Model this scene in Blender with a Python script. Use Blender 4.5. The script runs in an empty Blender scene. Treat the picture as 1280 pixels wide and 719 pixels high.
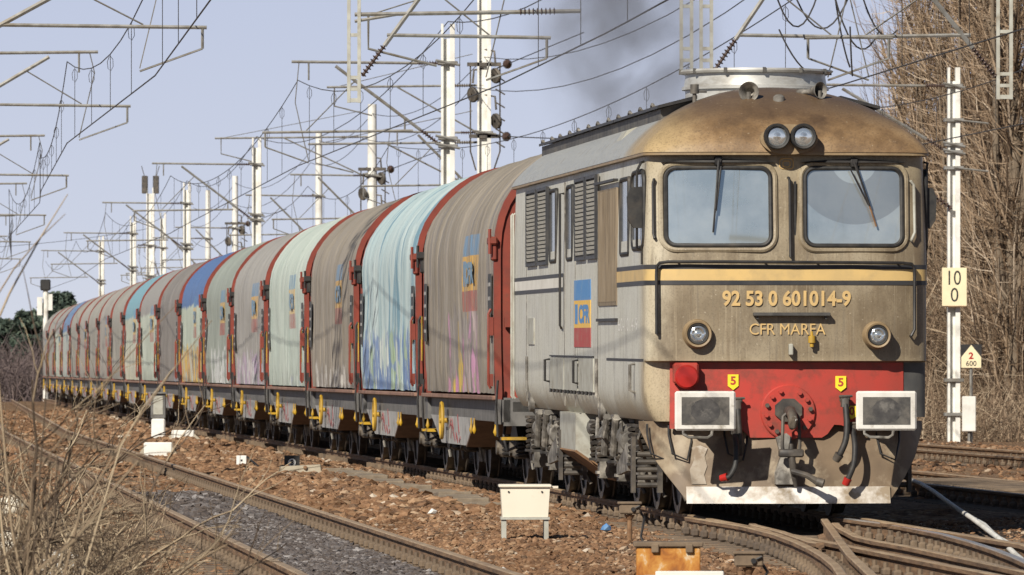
import bpy, math, random
import numpy as np
from mathutils import Vector, Matrix
R = math.radians
rnd = random.Random(7)
sc = bpy.context.scene
COL = sc.collection
F, HZ, CAMH = 8550.0, 462.0, 1.43          # focal length and horizon of the 1280 px frame, eye height above the rails

# ------------------------------------------------------------------ mesh builder
class MB:
    def __init__(s):
        s.v = []; s.f = []; s.m = []; s.mi = 0; s.warp = None
    def add(s, verts, faces, mi=None):
        o = len(s.v); s.v += [tuple(p) for p in verts]
        s.f += [tuple(i + o for i in f) for f in faces]
        s.m += [s.mi if mi is None else mi] * len(faces)
        return s
    def box(s, c, d, rot=None, mi=None, ch=0.0):
        x, y, z = d[0] / 2, d[1] / 2, d[2] / 2
        if ch > 0:
            ch = min(ch, x * .8, y * .8, z * .8)
            vs = []; idx = {}
            for sx in (-1, 1):
                for sy in (-1, 1):
                    for sz in (-1, 1):
                        for ax in range(3):
                            p = [sx * (x - ch), sy * (y - ch), sz * (z - ch)]
                            p[ax] = (sx * x, sy * y, sz * z)[ax]
                            idx[(sx, sy, sz, ax)] = len(vs); vs.append(p)
            fs = []
            for ax in range(3):
                b, c2 = [(1, 2), (0, 2), (0, 1)][ax]
                for sg in (-1, 1):
                    q = []
                    for (p1, p2) in ((-1, -1), (1, -1), (1, 1), (-1, 1)):
                        k = [0, 0, 0]; k[ax] = sg; k[b] = p1; k[c2] = p2
                        q.append(idx[(k[0], k[1], k[2], ax)])
                    fs.append(q)
            for ax in range(3):                       # edges parallel to ax
                b, c2 = [(1, 2), (0, 2), (0, 1)][ax]
                for p1 in (-1, 1):
                    for p2 in (-1, 1):
                        def K(e, a):
                            k = [0, 0, 0]; k[ax] = e; k[b] = p1; k[c2] = p2
                            return idx[(k[0], k[1], k[2], a)]
                        fs.append([K(-1, b), K(1, b), K(1, c2), K(-1, c2)])
            for sx in (-1, 1):
                for sy in (-1, 1):
                    for sz in (-1, 1):
                        fs.append([idx[(sx, sy, sz, a)] for a in range(3)])
        else:
            vs = [(-x, -y, -z), (x, -y, -z), (x, y, -z), (-x, y, -z), (-x, -y, z), (x, -y, z), (x, y, z), (-x, y, z)]
            fs = [(0, 3, 2, 1), (4, 5, 6, 7), (0, 1, 5, 4), (1, 2, 6, 5), (2, 3, 7, 6), (3, 0, 4, 7)]
        if rot is not None:
            vs = [rot @ Vector(p) for p in vs]
        return s.add([(p[0] + c[0], p[1] + c[1], p[2] + c[2]) for p in vs], fs, mi)
    def tube(s, pts, r, n=6, cap=True, mi=None, closed=False):
        pts = [Vector(p) for p in pts]; N = len(pts)
        rs = r if hasattr(r, '__len__') else [r] * N
        vs = []; fs = []; ref = None
        for i, p in enumerate(pts):
            a = pts[i - 1] if (i > 0 or closed) else pts[i]
            b = pts[(i + 1) % N] if (i < N - 1 or closed) else pts[i]
            t = (b - a)
            t = t.normalized() if t.length > 1e-9 else Vector((0, 0, 1))
            if ref is None:
                ref = Vector((0, 0, 1)) if abs(t.z) < .9 else Vector((1, 0, 0))
            e1 = t.cross(ref)
            if e1.length < 1e-6: e1 = t.cross(Vector((0.3, 1, 0.2)))
            e1.normalize(); e2 = t.cross(e1); ref = -e2 if False else e1.cross(t)
            for k in range(n):
                an = 2 * math.pi * k / n
                vs.append(p + (e1 * math.cos(an) + e2 * math.sin(an)) * rs[i])
        for i in range(N if closed else N - 1):
            j = (i + 1) % N
            for k in range(n):
                k2 = (k + 1) % n
                fs.append((i * n + k, i * n + k2, j * n + k2, j * n + k))
        if cap and not closed:
            fs.append(tuple(range(n))); fs.append(tuple((N - 1) * n + k for k in range(n)))
        return s.add(vs, fs, mi)
    def cyl(s, p0, p1, r, r1=None, n=16, mi=None, cap=True):
        return s.tube([p0, p1], [r, r if r1 is None else r1], n, cap, mi)
    def lathe(s, prof, o, ax, n=24, mi=None):
        """prof: (radius, height along ax)"""
        ax = Vector(ax).normalized(); o = Vector(o)
        ref = Vector((0, 0, 1)) if abs(ax.z) < .9 else Vector((1, 0, 0))
        e1 = ax.cross(ref).normalized(); e2 = ax.cross(e1)
        vs = []; fs = []
        for (r, h) in prof:
            for k in range(n):
                a = 2 * math.pi * k / n
                vs.append(o + ax * h + (e1 * math.cos(a) + e2 * math.sin(a)) * max(r, 1e-4))
        for i in range(len(prof) - 1):
            for k in range(n):
                k2 = (k + 1) % n
                fs.append((i * n + k, i * n + k2, (i + 1) * n + k2, (i + 1) * n + k))
        return s.add(vs, fs, mi)
    def prism(s, poly, a, b, fn, mi=None):
        """poly in 2-D, extruded between a and b; fn(p, q, t) -> xyz"""
        n = len(poly)
        vs = [fn(p, q, a) for p, q in poly] + [fn(p, q, b) for p, q in poly]
        fs = [tuple(range(n)), tuple(range(n, 2 * n))] + [(i, (i + 1) % n, n + (i + 1) % n, n + i) for i in range(n)]
        return s.add(vs, fs, mi)
    def grid(s, rows, closed=False, mi=None):
        n = len(rows[0]); vs = [p for r in rows for p in r]; fs = []
        for i in range(len(rows) - 1):
            for k in range(n if closed else n - 1):
                k2 = (k + 1) % n
                fs.append((i * n + k, i * n + k2, (i + 1) * n + k2, (i + 1) * n + k))
        return s.add(vs, fs, mi)
    def mesh(s, name, mats, smooth=35, recalc=True):
        me = bpy.data.meshes.new(name)
        vs = s.v if s.warp is None else [s.warp(p) for p in s.v]
        me.from_pydata([tuple(p) for p in vs], [], s.f)
        for mt in (mats if isinstance(mats, (list, tuple)) else [mats]):
            me.materials.append(mt)
        me.polygons.foreach_set('material_index', s.m)
        if recalc:
            import bmesh
            bm = bmesh.new(); bm.from_mesh(me)
            bmesh.ops.recalc_face_normals(bm, faces=bm.faces); bm.to_mesh(me); bm.free()
        if smooth:
            me.polygons.foreach_set('use_smooth', [True] * len(me.polygons))
            me.set_sharp_from_angle(angle=R(smooth))
        me.update()
        return me
    def build(s, name, mats, parent=None, smooth=35, recalc=True, loc=None):
        return put(name, s.mesh(name, mats, smooth, recalc), parent, loc)

def put(name, me, parent=None, loc=None):
    o = bpy.data.objects.new(name, me); COL.objects.link(o)
    if parent is not None: o.parent = parent
    if loc is not None: o.location = loc
    return o
def empty(name, loc=(0, 0, 0), rz=0.0):
    o = bpy.data.objects.new(name, None); COL.objects.link(o)
    o.location = loc; o.rotation_euler = (0, 0, rz); o.empty_display_size = .3
    return o
def tag(o, label=None, cat=None, group=None, kind=None):
    if label: o['label'] = label
    if cat: o['category'] = cat
    if group: o['group'] = group
    if kind: o['kind'] = kind
    return o
def kids(o): return [c for c in bpy.data.objects if c.parent == o]
def copy_tree(o, parent=None, tree=None):
    c = o.copy(); COL.objects.link(c)
    if parent is not None: c.parent = parent
    for ch in list(o.children): copy_tree(ch, c)
    return c

# ------------------------------------------------------------------ materials
def _nt(name):
    m = bpy.data.materials.new(name); m.use_nodes = True
    nt = m.node_tree; b = nt.nodes['Principled BSDF']
    return m, nt, b
class NG:
    """small node-graph helper"""
    def __init__(s, nt): s.nt = nt; s.n = nt.nodes; s.l = nt.links
    def node(s, t, **kw):
        x = s.n.new(t)
        for k, v in kw.items(): setattr(x, k, v)
        return x
    def inp(s, node, i, val):
        if val is None: return
        if hasattr(val, 'is_output') or hasattr(val, 'links') and not isinstance(val, (tuple, list)):
            s.l.new(val, node.inputs[i])
        else:
            cur = node.inputs[i]
            if cur.type == 'RGBA' and len(val) == 3: val = (*val, 1)
            cur.default_value = val
    def co(s, kind='Object'):
        return s.node('ShaderNodeTexCoord').outputs[kind]
    def pos(s): return s.node('ShaderNodeNewGeometry').outputs['Position']
    def island(s): return s.node('ShaderNodeNewGeometry').outputs['Random Per Island']
    def mapv(s, vec, scale=(1, 1, 1), loc=(0, 0, 0), rot=(0, 0, 0)):
        m = s.node('ShaderNodeMapping'); s.l.new(vec, m.inputs[0])
        m.inputs['Scale'].default_value = scale; m.inputs['Location'].default_value = loc; m.inputs['Rotation'].default_value = rot
        return m.outputs[0]
    def noise(s, vec, scale=5, detail=5, rough=.55, dist=0.0, out='Fac'):
        n = s.node('ShaderNodeTexNoise'); s.l.new(vec, n.inputs['Vector'])
        n.inputs['Scale'].default_value = scale; n.inputs['Detail'].default_value = detail
        n.inputs['Roughness'].default_value = rough; n.inputs['Distortion'].default_value = dist
        return n.outputs[out]
    def voro(s, vec, scale=5, out='Color', feature='F1', rand=1.0):
        n = s.node('ShaderNodeTexVoronoi', feature=feature); s.l.new(vec, n.inputs['Vector'])
        n.inputs['Scale'].default_value = scale; n.inputs['Randomness'].default_value = rand
        return n.outputs[out]
    def ramp(s, fac, stops, interp='LINEAR'):
        r = s.node('ShaderNodeValToRGB'); r.color_ramp.interpolation = interp
        e = r.color_ramp.elements
        while len(e) < len(stops): e.new(.5)
        for i, (p, c) in enumerate(stops):
            e[i].position = p
            e[i].color = (c, c, c, 1) if not hasattr(c, '__len__') else (*c[:3], 1)
        s.l.new(fac, r.inputs[0]); return r.outputs[0]
    def mix(s, fac, a, b, mode='MIX'):
        m = s.node('ShaderNodeMix', data_type='RGBA', blend_type=mode)
        s.inp(m, 0, fac); s.inp(m, 6, a); s.inp(m, 7, b)
        return m.outputs[2]
    def math(s, op, a, b=None, c=None, clamp=False):
        m = s.node('ShaderNodeMath', operation=op, use_clamp=clamp)
        s.inp(m, 0, a); s.inp(m, 1, b); s.inp(m, 2, c)
        return m.outputs[0]
    def sep(s, vec):
        x = s.node('ShaderNodeSeparateXYZ'); s.l.new(vec, x.inputs[0]); return x.outputs
    def comb(s, x, y, z):
        c = s.node('ShaderNodeCombineXYZ'); s.inp(c, 0, x); s.inp(c, 1, y); s.inp(c, 2, z); return c.outputs[0]
    def step(s, val, a, b):
        """smoothstep a->b"""
        m = s.node('ShaderNodeMapRange', interpolation_type='SMOOTHSTEP'); s.inp(m, 0, val)
        m.inputs[1].default_value = a; m.inputs[2].default_value = b
        return m.outputs[0]
    def bump(s, h, strength=.3, dist=.01):
        b = s.node('ShaderNodeBump'); b.inputs['Strength'].default_value = strength; b.inputs['Distance'].default_value = dist
        s.l.new(h, b.inputs['Height']); return b.outputs[0]
def pmat(name, c1, c2=None, scale=6, rough=.7, metal=0.0, bump=.0, bdist=.01, detail=6, stretch=(1, 1, 1), lo=.35, hi=.65, spec=None, dirt=None, dscale=2.0, dlo=.5, dhi=.75, world=False):
    """noise mix of two base colours, optional dirt patches, optional bump"""
    m, nt, b = _nt(name); g = NG(nt)
    b.inputs['Roughness'].default_value = rough; b.inputs['Metallic'].default_value = metal
    if spec is not None: b.inputs['Specular IOR Level'].default_value = spec
    if c2 is None: c2 = tuple(x * .75 for x in c1)
    vec = g.mapv(g.pos() if world else g.co(), stretch)
    n = g.noise(vec, scale, detail)
    col = g.ramp(n, [(lo, c1), (hi, c2)])
    if dirt is not None:
        d = g.noise(g.mapv(vec, (1, 1, 1), (3.1, 7.7, 1.3)), dscale, 8, .65)
        col = g.mix(g.ramp(d, [(dlo, 0.), (dhi, 1.)]), col, dirt)
    nt.links.new(col, b.inputs['Base Color'])
    if bump: nt.links.new(g.bump(n, bump, bdist), b.inputs['Normal'])
    return m

M = {}
M['black'] = pmat('black paint', (.012, .012, .013), (.03, .027, .025), 9, .5)
M['black_rubber'] = pmat('black rubber', (.012, .012, .013), (.035, .033, .03), 14, .6, dirt=(.09, .07, .05), dlo=.52, dhi=.8)
M['dark_gear'] = pmat('oily running gear', (.035, .031, .028), (.10, .085, .068), 7, .6, dirt=(.19, .155, .115), dscale=3, dlo=.5, dhi=.72, bump=.2)
M['gear_light'] = pmat('dusty grey running gear', (.19, .178, .158), (.065, .056, .046), 9, .65, dirt=(.37, .34, .29), dscale=5, dlo=.5, dhi=.66, bump=.2)
M['wheel'] = pmat('wheel steel', (.05, .042, .036), (.10, .08, .06), 9, .5, .3)
M['steel'] = pmat('worn steel', (.36, .33, .29), (.26, .22, .18), 12, .38, .75)
M['rust'] = pmat('rusty steel', (.16, .085, .042), (.26, .15, .075), 14, .85, bump=.3, dirt=(.07, .045, .03), dlo=.5, dhi=.7)
M['red'] = pmat('red buffer beam paint', (.44, .042, .028), (.34, .05, .034), 3, .55, dirt=(.15, .045, .03), dscale=4.5, dlo=.5, dhi=.72, bump=.06)
M['white'] = pmat('white paint', (.78, .77, .74), (.68, .66, .61), 5, .55, dirt=(.42, .38, .32), dscale=6, dlo=.58, dhi=.8)
M['cream'] = pmat('cream paint', (.60, .41, .17), (.52, .36, .16), 8, .5, dirt=(.36, .25, .12), dscale=4, dlo=.5, dhi=.8)
M['yellow'] = pmat('yellow paint', (.52, .31, .018), (.34, .21, .03), 5, .5, dirt=(.2, .14, .06), dscale=6, dlo=.52, dhi=.75)
M['sign_yellow'] = pmat('yellow sticker', (.85, .68, .03), (.8, .62, .03), 8, .5)
M['blue_flag'] = pmat('blue emblem paint', (.07, .22, .50), (.09, .25, .50), 8, .6, dirt=(.25, .33, .42), dlo=.5, dhi=.85, dscale=6)
M['yellow_flag'] = pmat('yellow emblem paint', (.78, .47, .07), (.70, .43, .10), 8, .6, dirt=(.55, .45, .25), dlo=.5, dhi=.85, dscale=6)
M['red_flag'] = pmat('red emblem paint', (.40, .055, .055), (.36, .07, .06), 8, .6, dirt=(.35, .2, .16), dlo=.5, dhi=.85, dscale=6)
M['insul'] = pmat('brown porcelain', (.05, .03, .022), (.08, .05, .04), 10, .3)
M['galv'] = pmat('galvanised tube', (.27, .265, .25), (.17, .16, .14), 8, .55, .35, dirt=(.17, .14, .10), dlo=.5, dhi=.75)
M['wire'] = pmat('overhead wire', (.05, .046, .045), (.07, .065, .06), 6, .6, .3)
M['concrete'] = pmat('pale concrete', (.66, .65, .58), (.56, .54, .47), 2.2, .85, bump=.2, dirt=(.40, .37, .31), dscale=1.2, dlo=.52, dhi=.8, stretch=(1, 1, .35))
M['conc_grey'] = pmat('weathered concrete', (.33, .29, .22), (.42, .37, .28), 7, .9, bump=.4)
M['sleeper'] = pmat('dusty brown sleeper', (.20, .145, .095), (.13, .095, .065), 9, .95, bump=.5, dirt=(.07, .055, .045), dlo=.5, dhi=.7)
M['trough'] = pmat('dusty concrete lid', (.20, .16, .115), (.27, .22, .16), 7, .95, bump=.4, dirt=(.12, .09, .065), dlo=.48, dhi=.7)
M['mast_white'] = pmat('white mast paint', (.76, .75, .70), (.64, .63, .58), 3, .6, dirt=(.38, .35, .29), dlo=.52, dhi=.8)
# ------------------------------------------------------------------ lines of the tracks
def XC(d):                                   # centre line of the train's track
    if d <= 84: return 2.60 - .083 * (d - 66.3)
    x84 = 2.60 - .083 * 17.7
    if d <= 200: return x84 - .0945 * (d - 84)
    return x84 - .0945 * 116 - .091 * (d - 200)
def XF(d): return -.75 - .093 * (d - 48.3) + (0.012 * max(0, d - 160))   # foreground track
def XR(d): return 1.29 - .0945 * (d - 82.3) + 5.0                        # next track to the right
def XR2(d): return 1.29 - .0945 * (d - 82.3) + 10.5                      # far right track

# ------------------------------------------------------------------ ground
from mathutils import noise as mnoise
def fbm(x, y, s=0.0):
    return mnoise.noise((x, y, s)) + .5 * mnoise.noise((2.1 * x, 2.1 * y, s + 3)) + .25 * mnoise.noise((4.3 * x, 4.3 * y, s + 9))
def sm(x, a, b):
    t = max(0., min(1., (x - a) / (b - a))); return t * t * (3 - 2 * t)
def gz(X, d, o=None):
    if o is None: o = X - XC(d)
    of = X - XF(d)
    a = min(abs(of), abs(o), abs(X - XR(d)), abs(X - XR2(d)))
    z = -.195 + .09 * sm(a, 1.15, 2.1)
    if d < 74: z -= .07 * sm(o, -1.6, -.8) * (1 - sm(o, 2.6, 3.4)) * sm(a, 1.15, 2.1)
    if of < -1.6: z += -.30 * sm(-of, 1.6, 4.5) + (.9 * sm(-of, 5, 12) * sm(d, 120, 190))
    if o > 13: z -= .15 * sm(o, 13, 17)
    n = fbm(X * .55, d * .55)
    return z + .035 * n * sm(a, .9, 1.6) + .012 * mnoise.noise((X * 3.1, d * 3.1, 1.7))

def ground_mat():
    m, nt, b = _nt('brown track ballast'); g = NG(nt)
    b.inputs['Roughness'].default_value = .95; b.inputs['Specular IOR Level'].default_value = .15
    p = g.pos()
    at = g.node('ShaderNodeAttribute', attribute_name='offset_fg').outputs['Fac']
    yy = g.sep(p)[1]
    st = g.voro(g.mapv(p, (1, 1, 1)), 16, 'Color')
    stv = g.sep(st)[0]
    dst = g.voro(p, 16, 'Distance')
    brown = g.ramp(stv, [(0, (.11, .062, .034)), (.35, (.20, .115, .062)), (.7, (.30, .185, .10)), (1, (.42, .31, .21))])
    big = g.noise(p, .35, 6, .6)
    brown = g.mix(g.ramp(big, [(.42, 0.), (.62, .75)]), brown, (.13, .085, .055))
    grey = g.ramp(stv, [(0, (.022, .024, .03)), (.5, (.05, .053, .065)), (.85, (.10, .105, .12)), (1, (.2, .2, .21))])
    ina = g.math('ABSOLUTE', at)
    ing = g.step(g.math('ADD', ina, g.math('MULTIPLY', g.noise(p, 3, 3), .3)), 1.12, .82)
    ing = g.math('MULTIPLY', ing, g.step(yy, 92, 76))
    col = g.mix(ing, brown, grey)
    sand = g.math('MULTIPLY', g.step(g.noise(p, 1.1, 4), .5, .62), g.step(yy, 52.5, 50.5))
    col = g.mix(g.math('MULTIPLY', sand, ing), col, (.17, .14, .11))
    earth = g.ramp(g.noise(p, 2.2, 8, .65), [(.3, (.075, .052, .035)), (.5, (.15, .105, .07)), (.7, (.24, .18, .12))])
    col = g.mix(g.step(at, -1.5, -2.6), col, earth)
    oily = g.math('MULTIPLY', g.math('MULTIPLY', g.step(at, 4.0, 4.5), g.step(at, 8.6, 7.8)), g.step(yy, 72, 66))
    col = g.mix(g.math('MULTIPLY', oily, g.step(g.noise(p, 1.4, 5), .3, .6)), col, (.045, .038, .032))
    nt.links.new(col, b.inputs['Base Color'])
    h = g.math('ADD', g.math('MULTIPLY', dst, -1.0), g.math('MULTIPLY', g.noise(p, 30, 4), .4))
    nt.links.new(g.bump(h, .9, .05), b.inputs['Normal'])
    return m
def earth_mat():
    m, nt, b = _nt('dry winter earth'); g = NG(nt)
    b.inputs['Roughness'].default_value = .95; b.inputs['Specular IOR Level'].default_value = .1
    p = g.pos()
    n = g.noise(p, .22, 8, .65)
    col = g.ramp(n, [(.3, (.13, .085, .05)), (.5, (.22, .15, .09)), (.7, (.30, .22, .14))])
    nt.links.new(col, b.inputs['Base Color'])
    nt.links.new(g.bump(g.noise(p, 4, 8), .6, .1), b.inputs['Normal'])
    return m
def make_ground():
    ds = []; d = 30.
    while d < 430:
        ds.append(d); d += .22 + max(0, (d - 60)) * .006
    os_ = list(np.arange(-9, 8.01, .16)); os_ = list(np.arange(-26, -9, .8)) + os_ + list(np.arange(8.4, 34, .8))
    vs = []; att = []
    for d in ds:
        c = XC(d)
        for o in os_:
            X = c + o; vs.append((X, d, gz(X, d, o))); att.append(X - XF(d))
    n = len(os_)
    fs = [(i * n + k, i * n + k + 1, (i + 1) * n + k + 1, (i + 1) * n + k) for i in range(len(ds) - 1) for k in range(n - 1)]
    me = bpy.data.meshes.new('ballast_bed'); me.from_pydata(vs, [], fs)
    me.attributes.new('offset_fg', 'FLOAT', 'POINT').data.foreach_set('value', att)
    me.materials.append(ground_mat()); me.polygons.foreach_set('use_smooth', [True] * len(fs)); me.update()
    tag(put('ballast_ground', me), kind='structure')
    b = MB(); b.grid([[(x, y, -.75) for x in (-4000, -60, -30, 0, 30, 60, 4000)] for y in (-300, 20, 60, 100, 200, 400, 800, 6000)])
    tag(b.build('ground', earth_mat(), recalc=False), kind='structure')
make_ground()

# ------------------------------------------------------------------ loose stones
import mathutils
def ico():
    import bmesh
    bm = bmesh.new(); bmesh.ops.create_icosphere(bm, subdivisions=1, radius=1)
    v = np.array([x.co[:] for x in bm.verts]); f = np.array([[x.index for x in fc.verts] for fc in bm.faces]); bm.free()
    return v, f
def stones(name, pts, sizes, mt, seed=1):
    rs = np.random.RandomState(seed); v, f = ico(); n = len(pts)
    var = []
    for k in range(12):
        w = v * (1 + rs.uniform(-.38, .32, (len(v), 1))); w = w * rs.uniform([.7, .7, .36], [1.25, 1.25, .7]); var.append(w)
    var = np.array(var)
    k = rs.randint(0, 12, n); a = rs.uniform(0, 6.283, n); t = rs.uniform(-.6, .6, n)
    V = var[k]                                       # n,12,3
    y2 = V[:, :, 1] * np.cos(t)[:, None] - V[:, :, 2] * np.sin(t)[:, None]; z2 = V[:, :, 1] * np.sin(t)[:, None] + V[:, :, 2] * np.cos(t)[:, None]
    x3 = V[:, :, 0] * np.cos(a)[:, None] - y2 * np.sin(a)[:, None]; y3 = V[:, :, 0] * np.sin(a)[:, None] + y2 * np.cos(a)[:, None]
    W = np.stack([x3, y3, z2], 2) * sizes[:, None, None] + pts[:, None, :]
    Fa = (f[None] + (np.arange(n) * len(v))[:, None, None]).reshape(-1, 3)
    me = bpy.data.meshes.new(name)
    me.vertices.add(n * len(v)); me.vertices.foreach_set('co', W.reshape(-1))
    me.loops.add(Fa.size); me.loops.foreach_set('vertex_index', Fa.reshape(-1).astype(np.int32))
    me.polygons.add(len(Fa)); me.polygons.foreach_set('loop_start', np.arange(0, Fa.size, 3).astype(np.int32))
    me.polygons.foreach_set('use_smooth', [False] * len(Fa)); me.update(calc_edges=True); me.materials.append(mt)
    return tag(put(name, me), kind='stuff')
def stone_mat(name, stops):
    m, nt, b = _nt(name); g = NG(nt); b.inputs['Roughness'].default_value = .9; b.inputs['Specular IOR Level'].default_value = .2
    c = g.ramp(g.island(), stops)
    c = g.mix(.35, c, g.ramp(g.noise(g.pos(), 40, 4), [(.3, (.06, .04, .03)), (.7, (.32, .24, .17))]))
    if 'brown' in name: c = g.mix(g.math('MULTIPLY', g.ramp(g.noise(g.mapv(g.pos(), (1, .35, 1)), 1.1, 6, .65), [(.45, 0.), (.62, 1.)]), .55), c, (.10, .052, .026))
    nt.links.new(c, b.inputs['Base Color']); return m
M['stone_brown'] = stone_mat('rust-brown ballast stone', [(0, (.06, .03, .016)), (.22, (.17, .08, .036)), (.62, (.295, .152, .072)), (.88, (.40, .24, .13)), (.97, (.52, .38, .25)), (1, (.62, .55, .45))])
M['stone_grey'] = stone_mat('dark grey ballast stone', [(0, (.025, .027, .034)), (.5, (.055, .06, .075)), (.85, (.12, .125, .14)), (1, (.33, .33, .34))])
BRANCH = [(66.5, 1.70), (65.7, 1.78), (62.5, 2.13), (59.5, 2.30), (56.9, 2.37), (54.5, 2.40), (52.5, 2.40), (50, 2.37), (47.9, 2.31), (45, 2.2), (42, 2.05)]
def br(d):
    p = BRANCH
    for (d1, x1), (d2, x2) in zip(p, p[1:]):
        if d2 <= d <= d1: return x1 + (x2 - x1) * (d1 - d) / (d1 - d2)
    return None
def scatter():
    rs = np.random.RandomState(3); brown = []; bs = []; grey = []; gs = []
    def run(n, d0, d1, x0f, x1f, s0, s1):
        for _ in range(n):
            d = d0 + (d1 - d0) * rs.rand(); x0 = x0f(d); x1 = x1f(d); X = x0 + (x1 - x0) * rs.rand()
            of = X - XF(d); o = X - XC(d)
            a = min(abs(of), abs(o), abs(X - XR(d)), abs(X - XR2(d)))
            if abs(a - .75) < .13: continue
            if abs(o + 2.0) < .24 and 75 < d < 103: continue
            if d < 66.6 and any(abs(X - br(d) - q) < .14 for q in (0, 1.45) if br(d)): continue
            s = s0 + (s1 - s0) * rs.rand() ** 2
            z = gz(X, d, o) + s * .15
            if abs(of) < .62 and d < 88:
                if d < 52 and rs.rand() < .8: continue
                grey.append((X, d, z + .02)); gs.append(s * .95)
            elif abs(of) < .62:
                brown.append((X, d, z)); bs.append(s * .8)
            elif o > -1.0 and o < 3 and d < 70:
                if rs.rand() < .22: brown.append((X, d, z)); bs.append(s * .75)
            elif of < -1.4:
                if rs.rand() < .25: brown.append((X, d, z)); bs.append(s * .8)
            else:
                brown.append((X, d, z)); bs.append(s)
    run(60000, 46, 72, lambda d: -.0755 * d, lambda d: .0755 * d, .018, .042)
    run(12000, 46, 75, lambda d: XF(d) - .75, lambda d: XF(d) + .75, .022, .048)
    run(24000, 72, 125, lambda d: -.0755 * d, lambda d: XC(d) - .8, .035, .085)
    run(4000, 84, 160, lambda d: XR(d) - 1.8, lambda d: XR(d) + 9, .04, .08)
    run(5000, 125, 260, lambda d: XC(d) - 7, lambda d: XC(d) - .9, .05, .12)
    stones('ballast_gravel', np.array(brown), np.array(bs), M['stone_brown'], 5)
    stones('grey_ballast_gravel', np.array(grey), np.array(gs), M['stone_grey'], 6)
scatter()

# ------------------------------------------------------------------ rails and sleepers
RP = [(-.07, -.172), (.07, -.172), (.07, -.158), (.011, -.138), (.011, -.046), (.036, -.036), (.036, -.007), (.027, 0), (-.027, 0), (-.036, -.007), (-.036, -.036), (-.011, -.046), (-.011, -.138), (-.07, -.158)]
def rail_mat():
    m, nt, b = _nt('rail web rust'); g = NG(nt); b.inputs['Roughness'].default_value = .85
    p = g.pos(); n = g.noise(g.mapv(p, (2, .6, 6)), 4, 7, .65)
    c = g.ramp(n, [(.3, (.07, .045, .03)), (.5, (.19, .115, .065)), (.68, (.29, .18, .10))])
    nt.links.new(c, b.inputs['Base Color']); nt.links.new(g.bump(n, .3, .01), b.inputs['Normal']); return m
M['rail_web'] = rail_mat()
M['rail_top'] = pmat('worn rail head', (.46, .34, .21), (.32, .22, .13), 3, .5, .15, stretch=(1, .6, 1), world=True)
M['rail_top_bright'] = pmat('polished rail head', (.62, .60, .58), (.5, .47, .44), 3, .3, .7, stretch=(1, .3, 1), world=True)
def rail(path, name='rail', parent=None, top='rail_top', z=0.0):
    """path: (X, Y) list"""
    b = MB(); rows = []
    P = [Vector((x, y)) for x, y in path]
    for i, p in enumerate(P):
        t = (P[min(i + 1, len(P) - 1)] - P[max(i - 1, 0)]).normalized(); nrm = Vector((t.y, -t.x))
        rows.append([(p.x + nrm.x * a, p.y + nrm.y * a, h + z) for a, h in RP])
    n = len(RP)
    for i in range(len(rows) - 1): pass
    vs = [q for r in rows for q in r]; fs = []; mi = []
    for i in range(len(rows) - 1):
        for k in range(n):
            k2 = (k + 1) % n
            fs.append((i * n + k, i * n + k2, (i + 1) * n + k2, (i + 1) * n + k)); mi.append(1 if k in (6, 7, 8) else 0)
    fs.append(tuple(range(n))); mi.append(0); fs.append(tuple((len(rows) - 1) * n + k for k in range(n))); mi.append(0)
    for f, q in zip(fs, mi): pass
    b.v = vs; b.f = fs; b.m = mi
    return b.build(name, [M['rail_web'], M[top]], parent, 30)
def sleeper_mesh(L=2.5):
    b = MB(); b.box((0, 0, -.25), (L, .25, .16), ch=.02)
    for s in (-.752, .752):
        b.box((s, 0, -.165), (.30, .17, .02))
        for q in (-.115, .115):
            b.box((s + q, 0, -.125), (.075, .13, .075), ch=.02)
            b.cyl((s + q * 1.05, 0, -.09), (s + q * 1.05, 0, -.05), .022, n=6)
    return b.mesh('sleeper', M['sleeper'], 30)
SLM = sleeper_mesh()
def track(name, fx, d0, d1, label, n_sl=90, sl_d0=46, top='rail_top', step=.62, sm_far=None):
    t = tag(empty(name, (fx(60), 60, -.17)), label, 'railway track', 'railway tracks')
    org = Vector(t.location)
    ds = list(np.arange(d0, 130, 2.0)) + list(np.arange(130, d1 + 1, 6.0)); ds = [d for d in ds if d >= d0]
    for s in (-.752, .752):
        r = rail([(fx(d) + s, d) for d in ds], 'rail', t, top); r.location = -org
    d = sl_d0; k = 0
    far = MB()
    while d < min(d1, 240):
        ang = math.atan((fx(d - .5) - fx(d + .5)))
        if k < n_sl:
            o = put('sleeper', SLM, t); o.location = Vector((fx(d), d, 0)) - org; o.rotation_euler = (0, 0, ang)
        else:
            for s in (-.752, .752):
                for q in (-.115, .115): far.box((fx(d) + s + q - org.x, d - org.y, -.125 - org.z), (.075, .13, .09))
        k += 1; d += step
    if far.f: tag(far.build('sleeper_row', M['sleeper'], t, 0), kind='stuff')
    return t
track('railway_track', XF, 38, 330, 'brown-topped railway track with dark grey ballast between its rails, crossing the lower left', 98, 46)
track('railway_track', XC, 38, 345, 'railway track that the locomotive and its covered wagons stand on', 98, 47)
track('railway_track', XR, 60, 330, 'railway track just right of the locomotive, half lost in its shadow', 60, 62)
track('railway_track', XR2, 70, 330, 'farthest railway track on the right, in front of the bare poplars', 60, 84)
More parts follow.
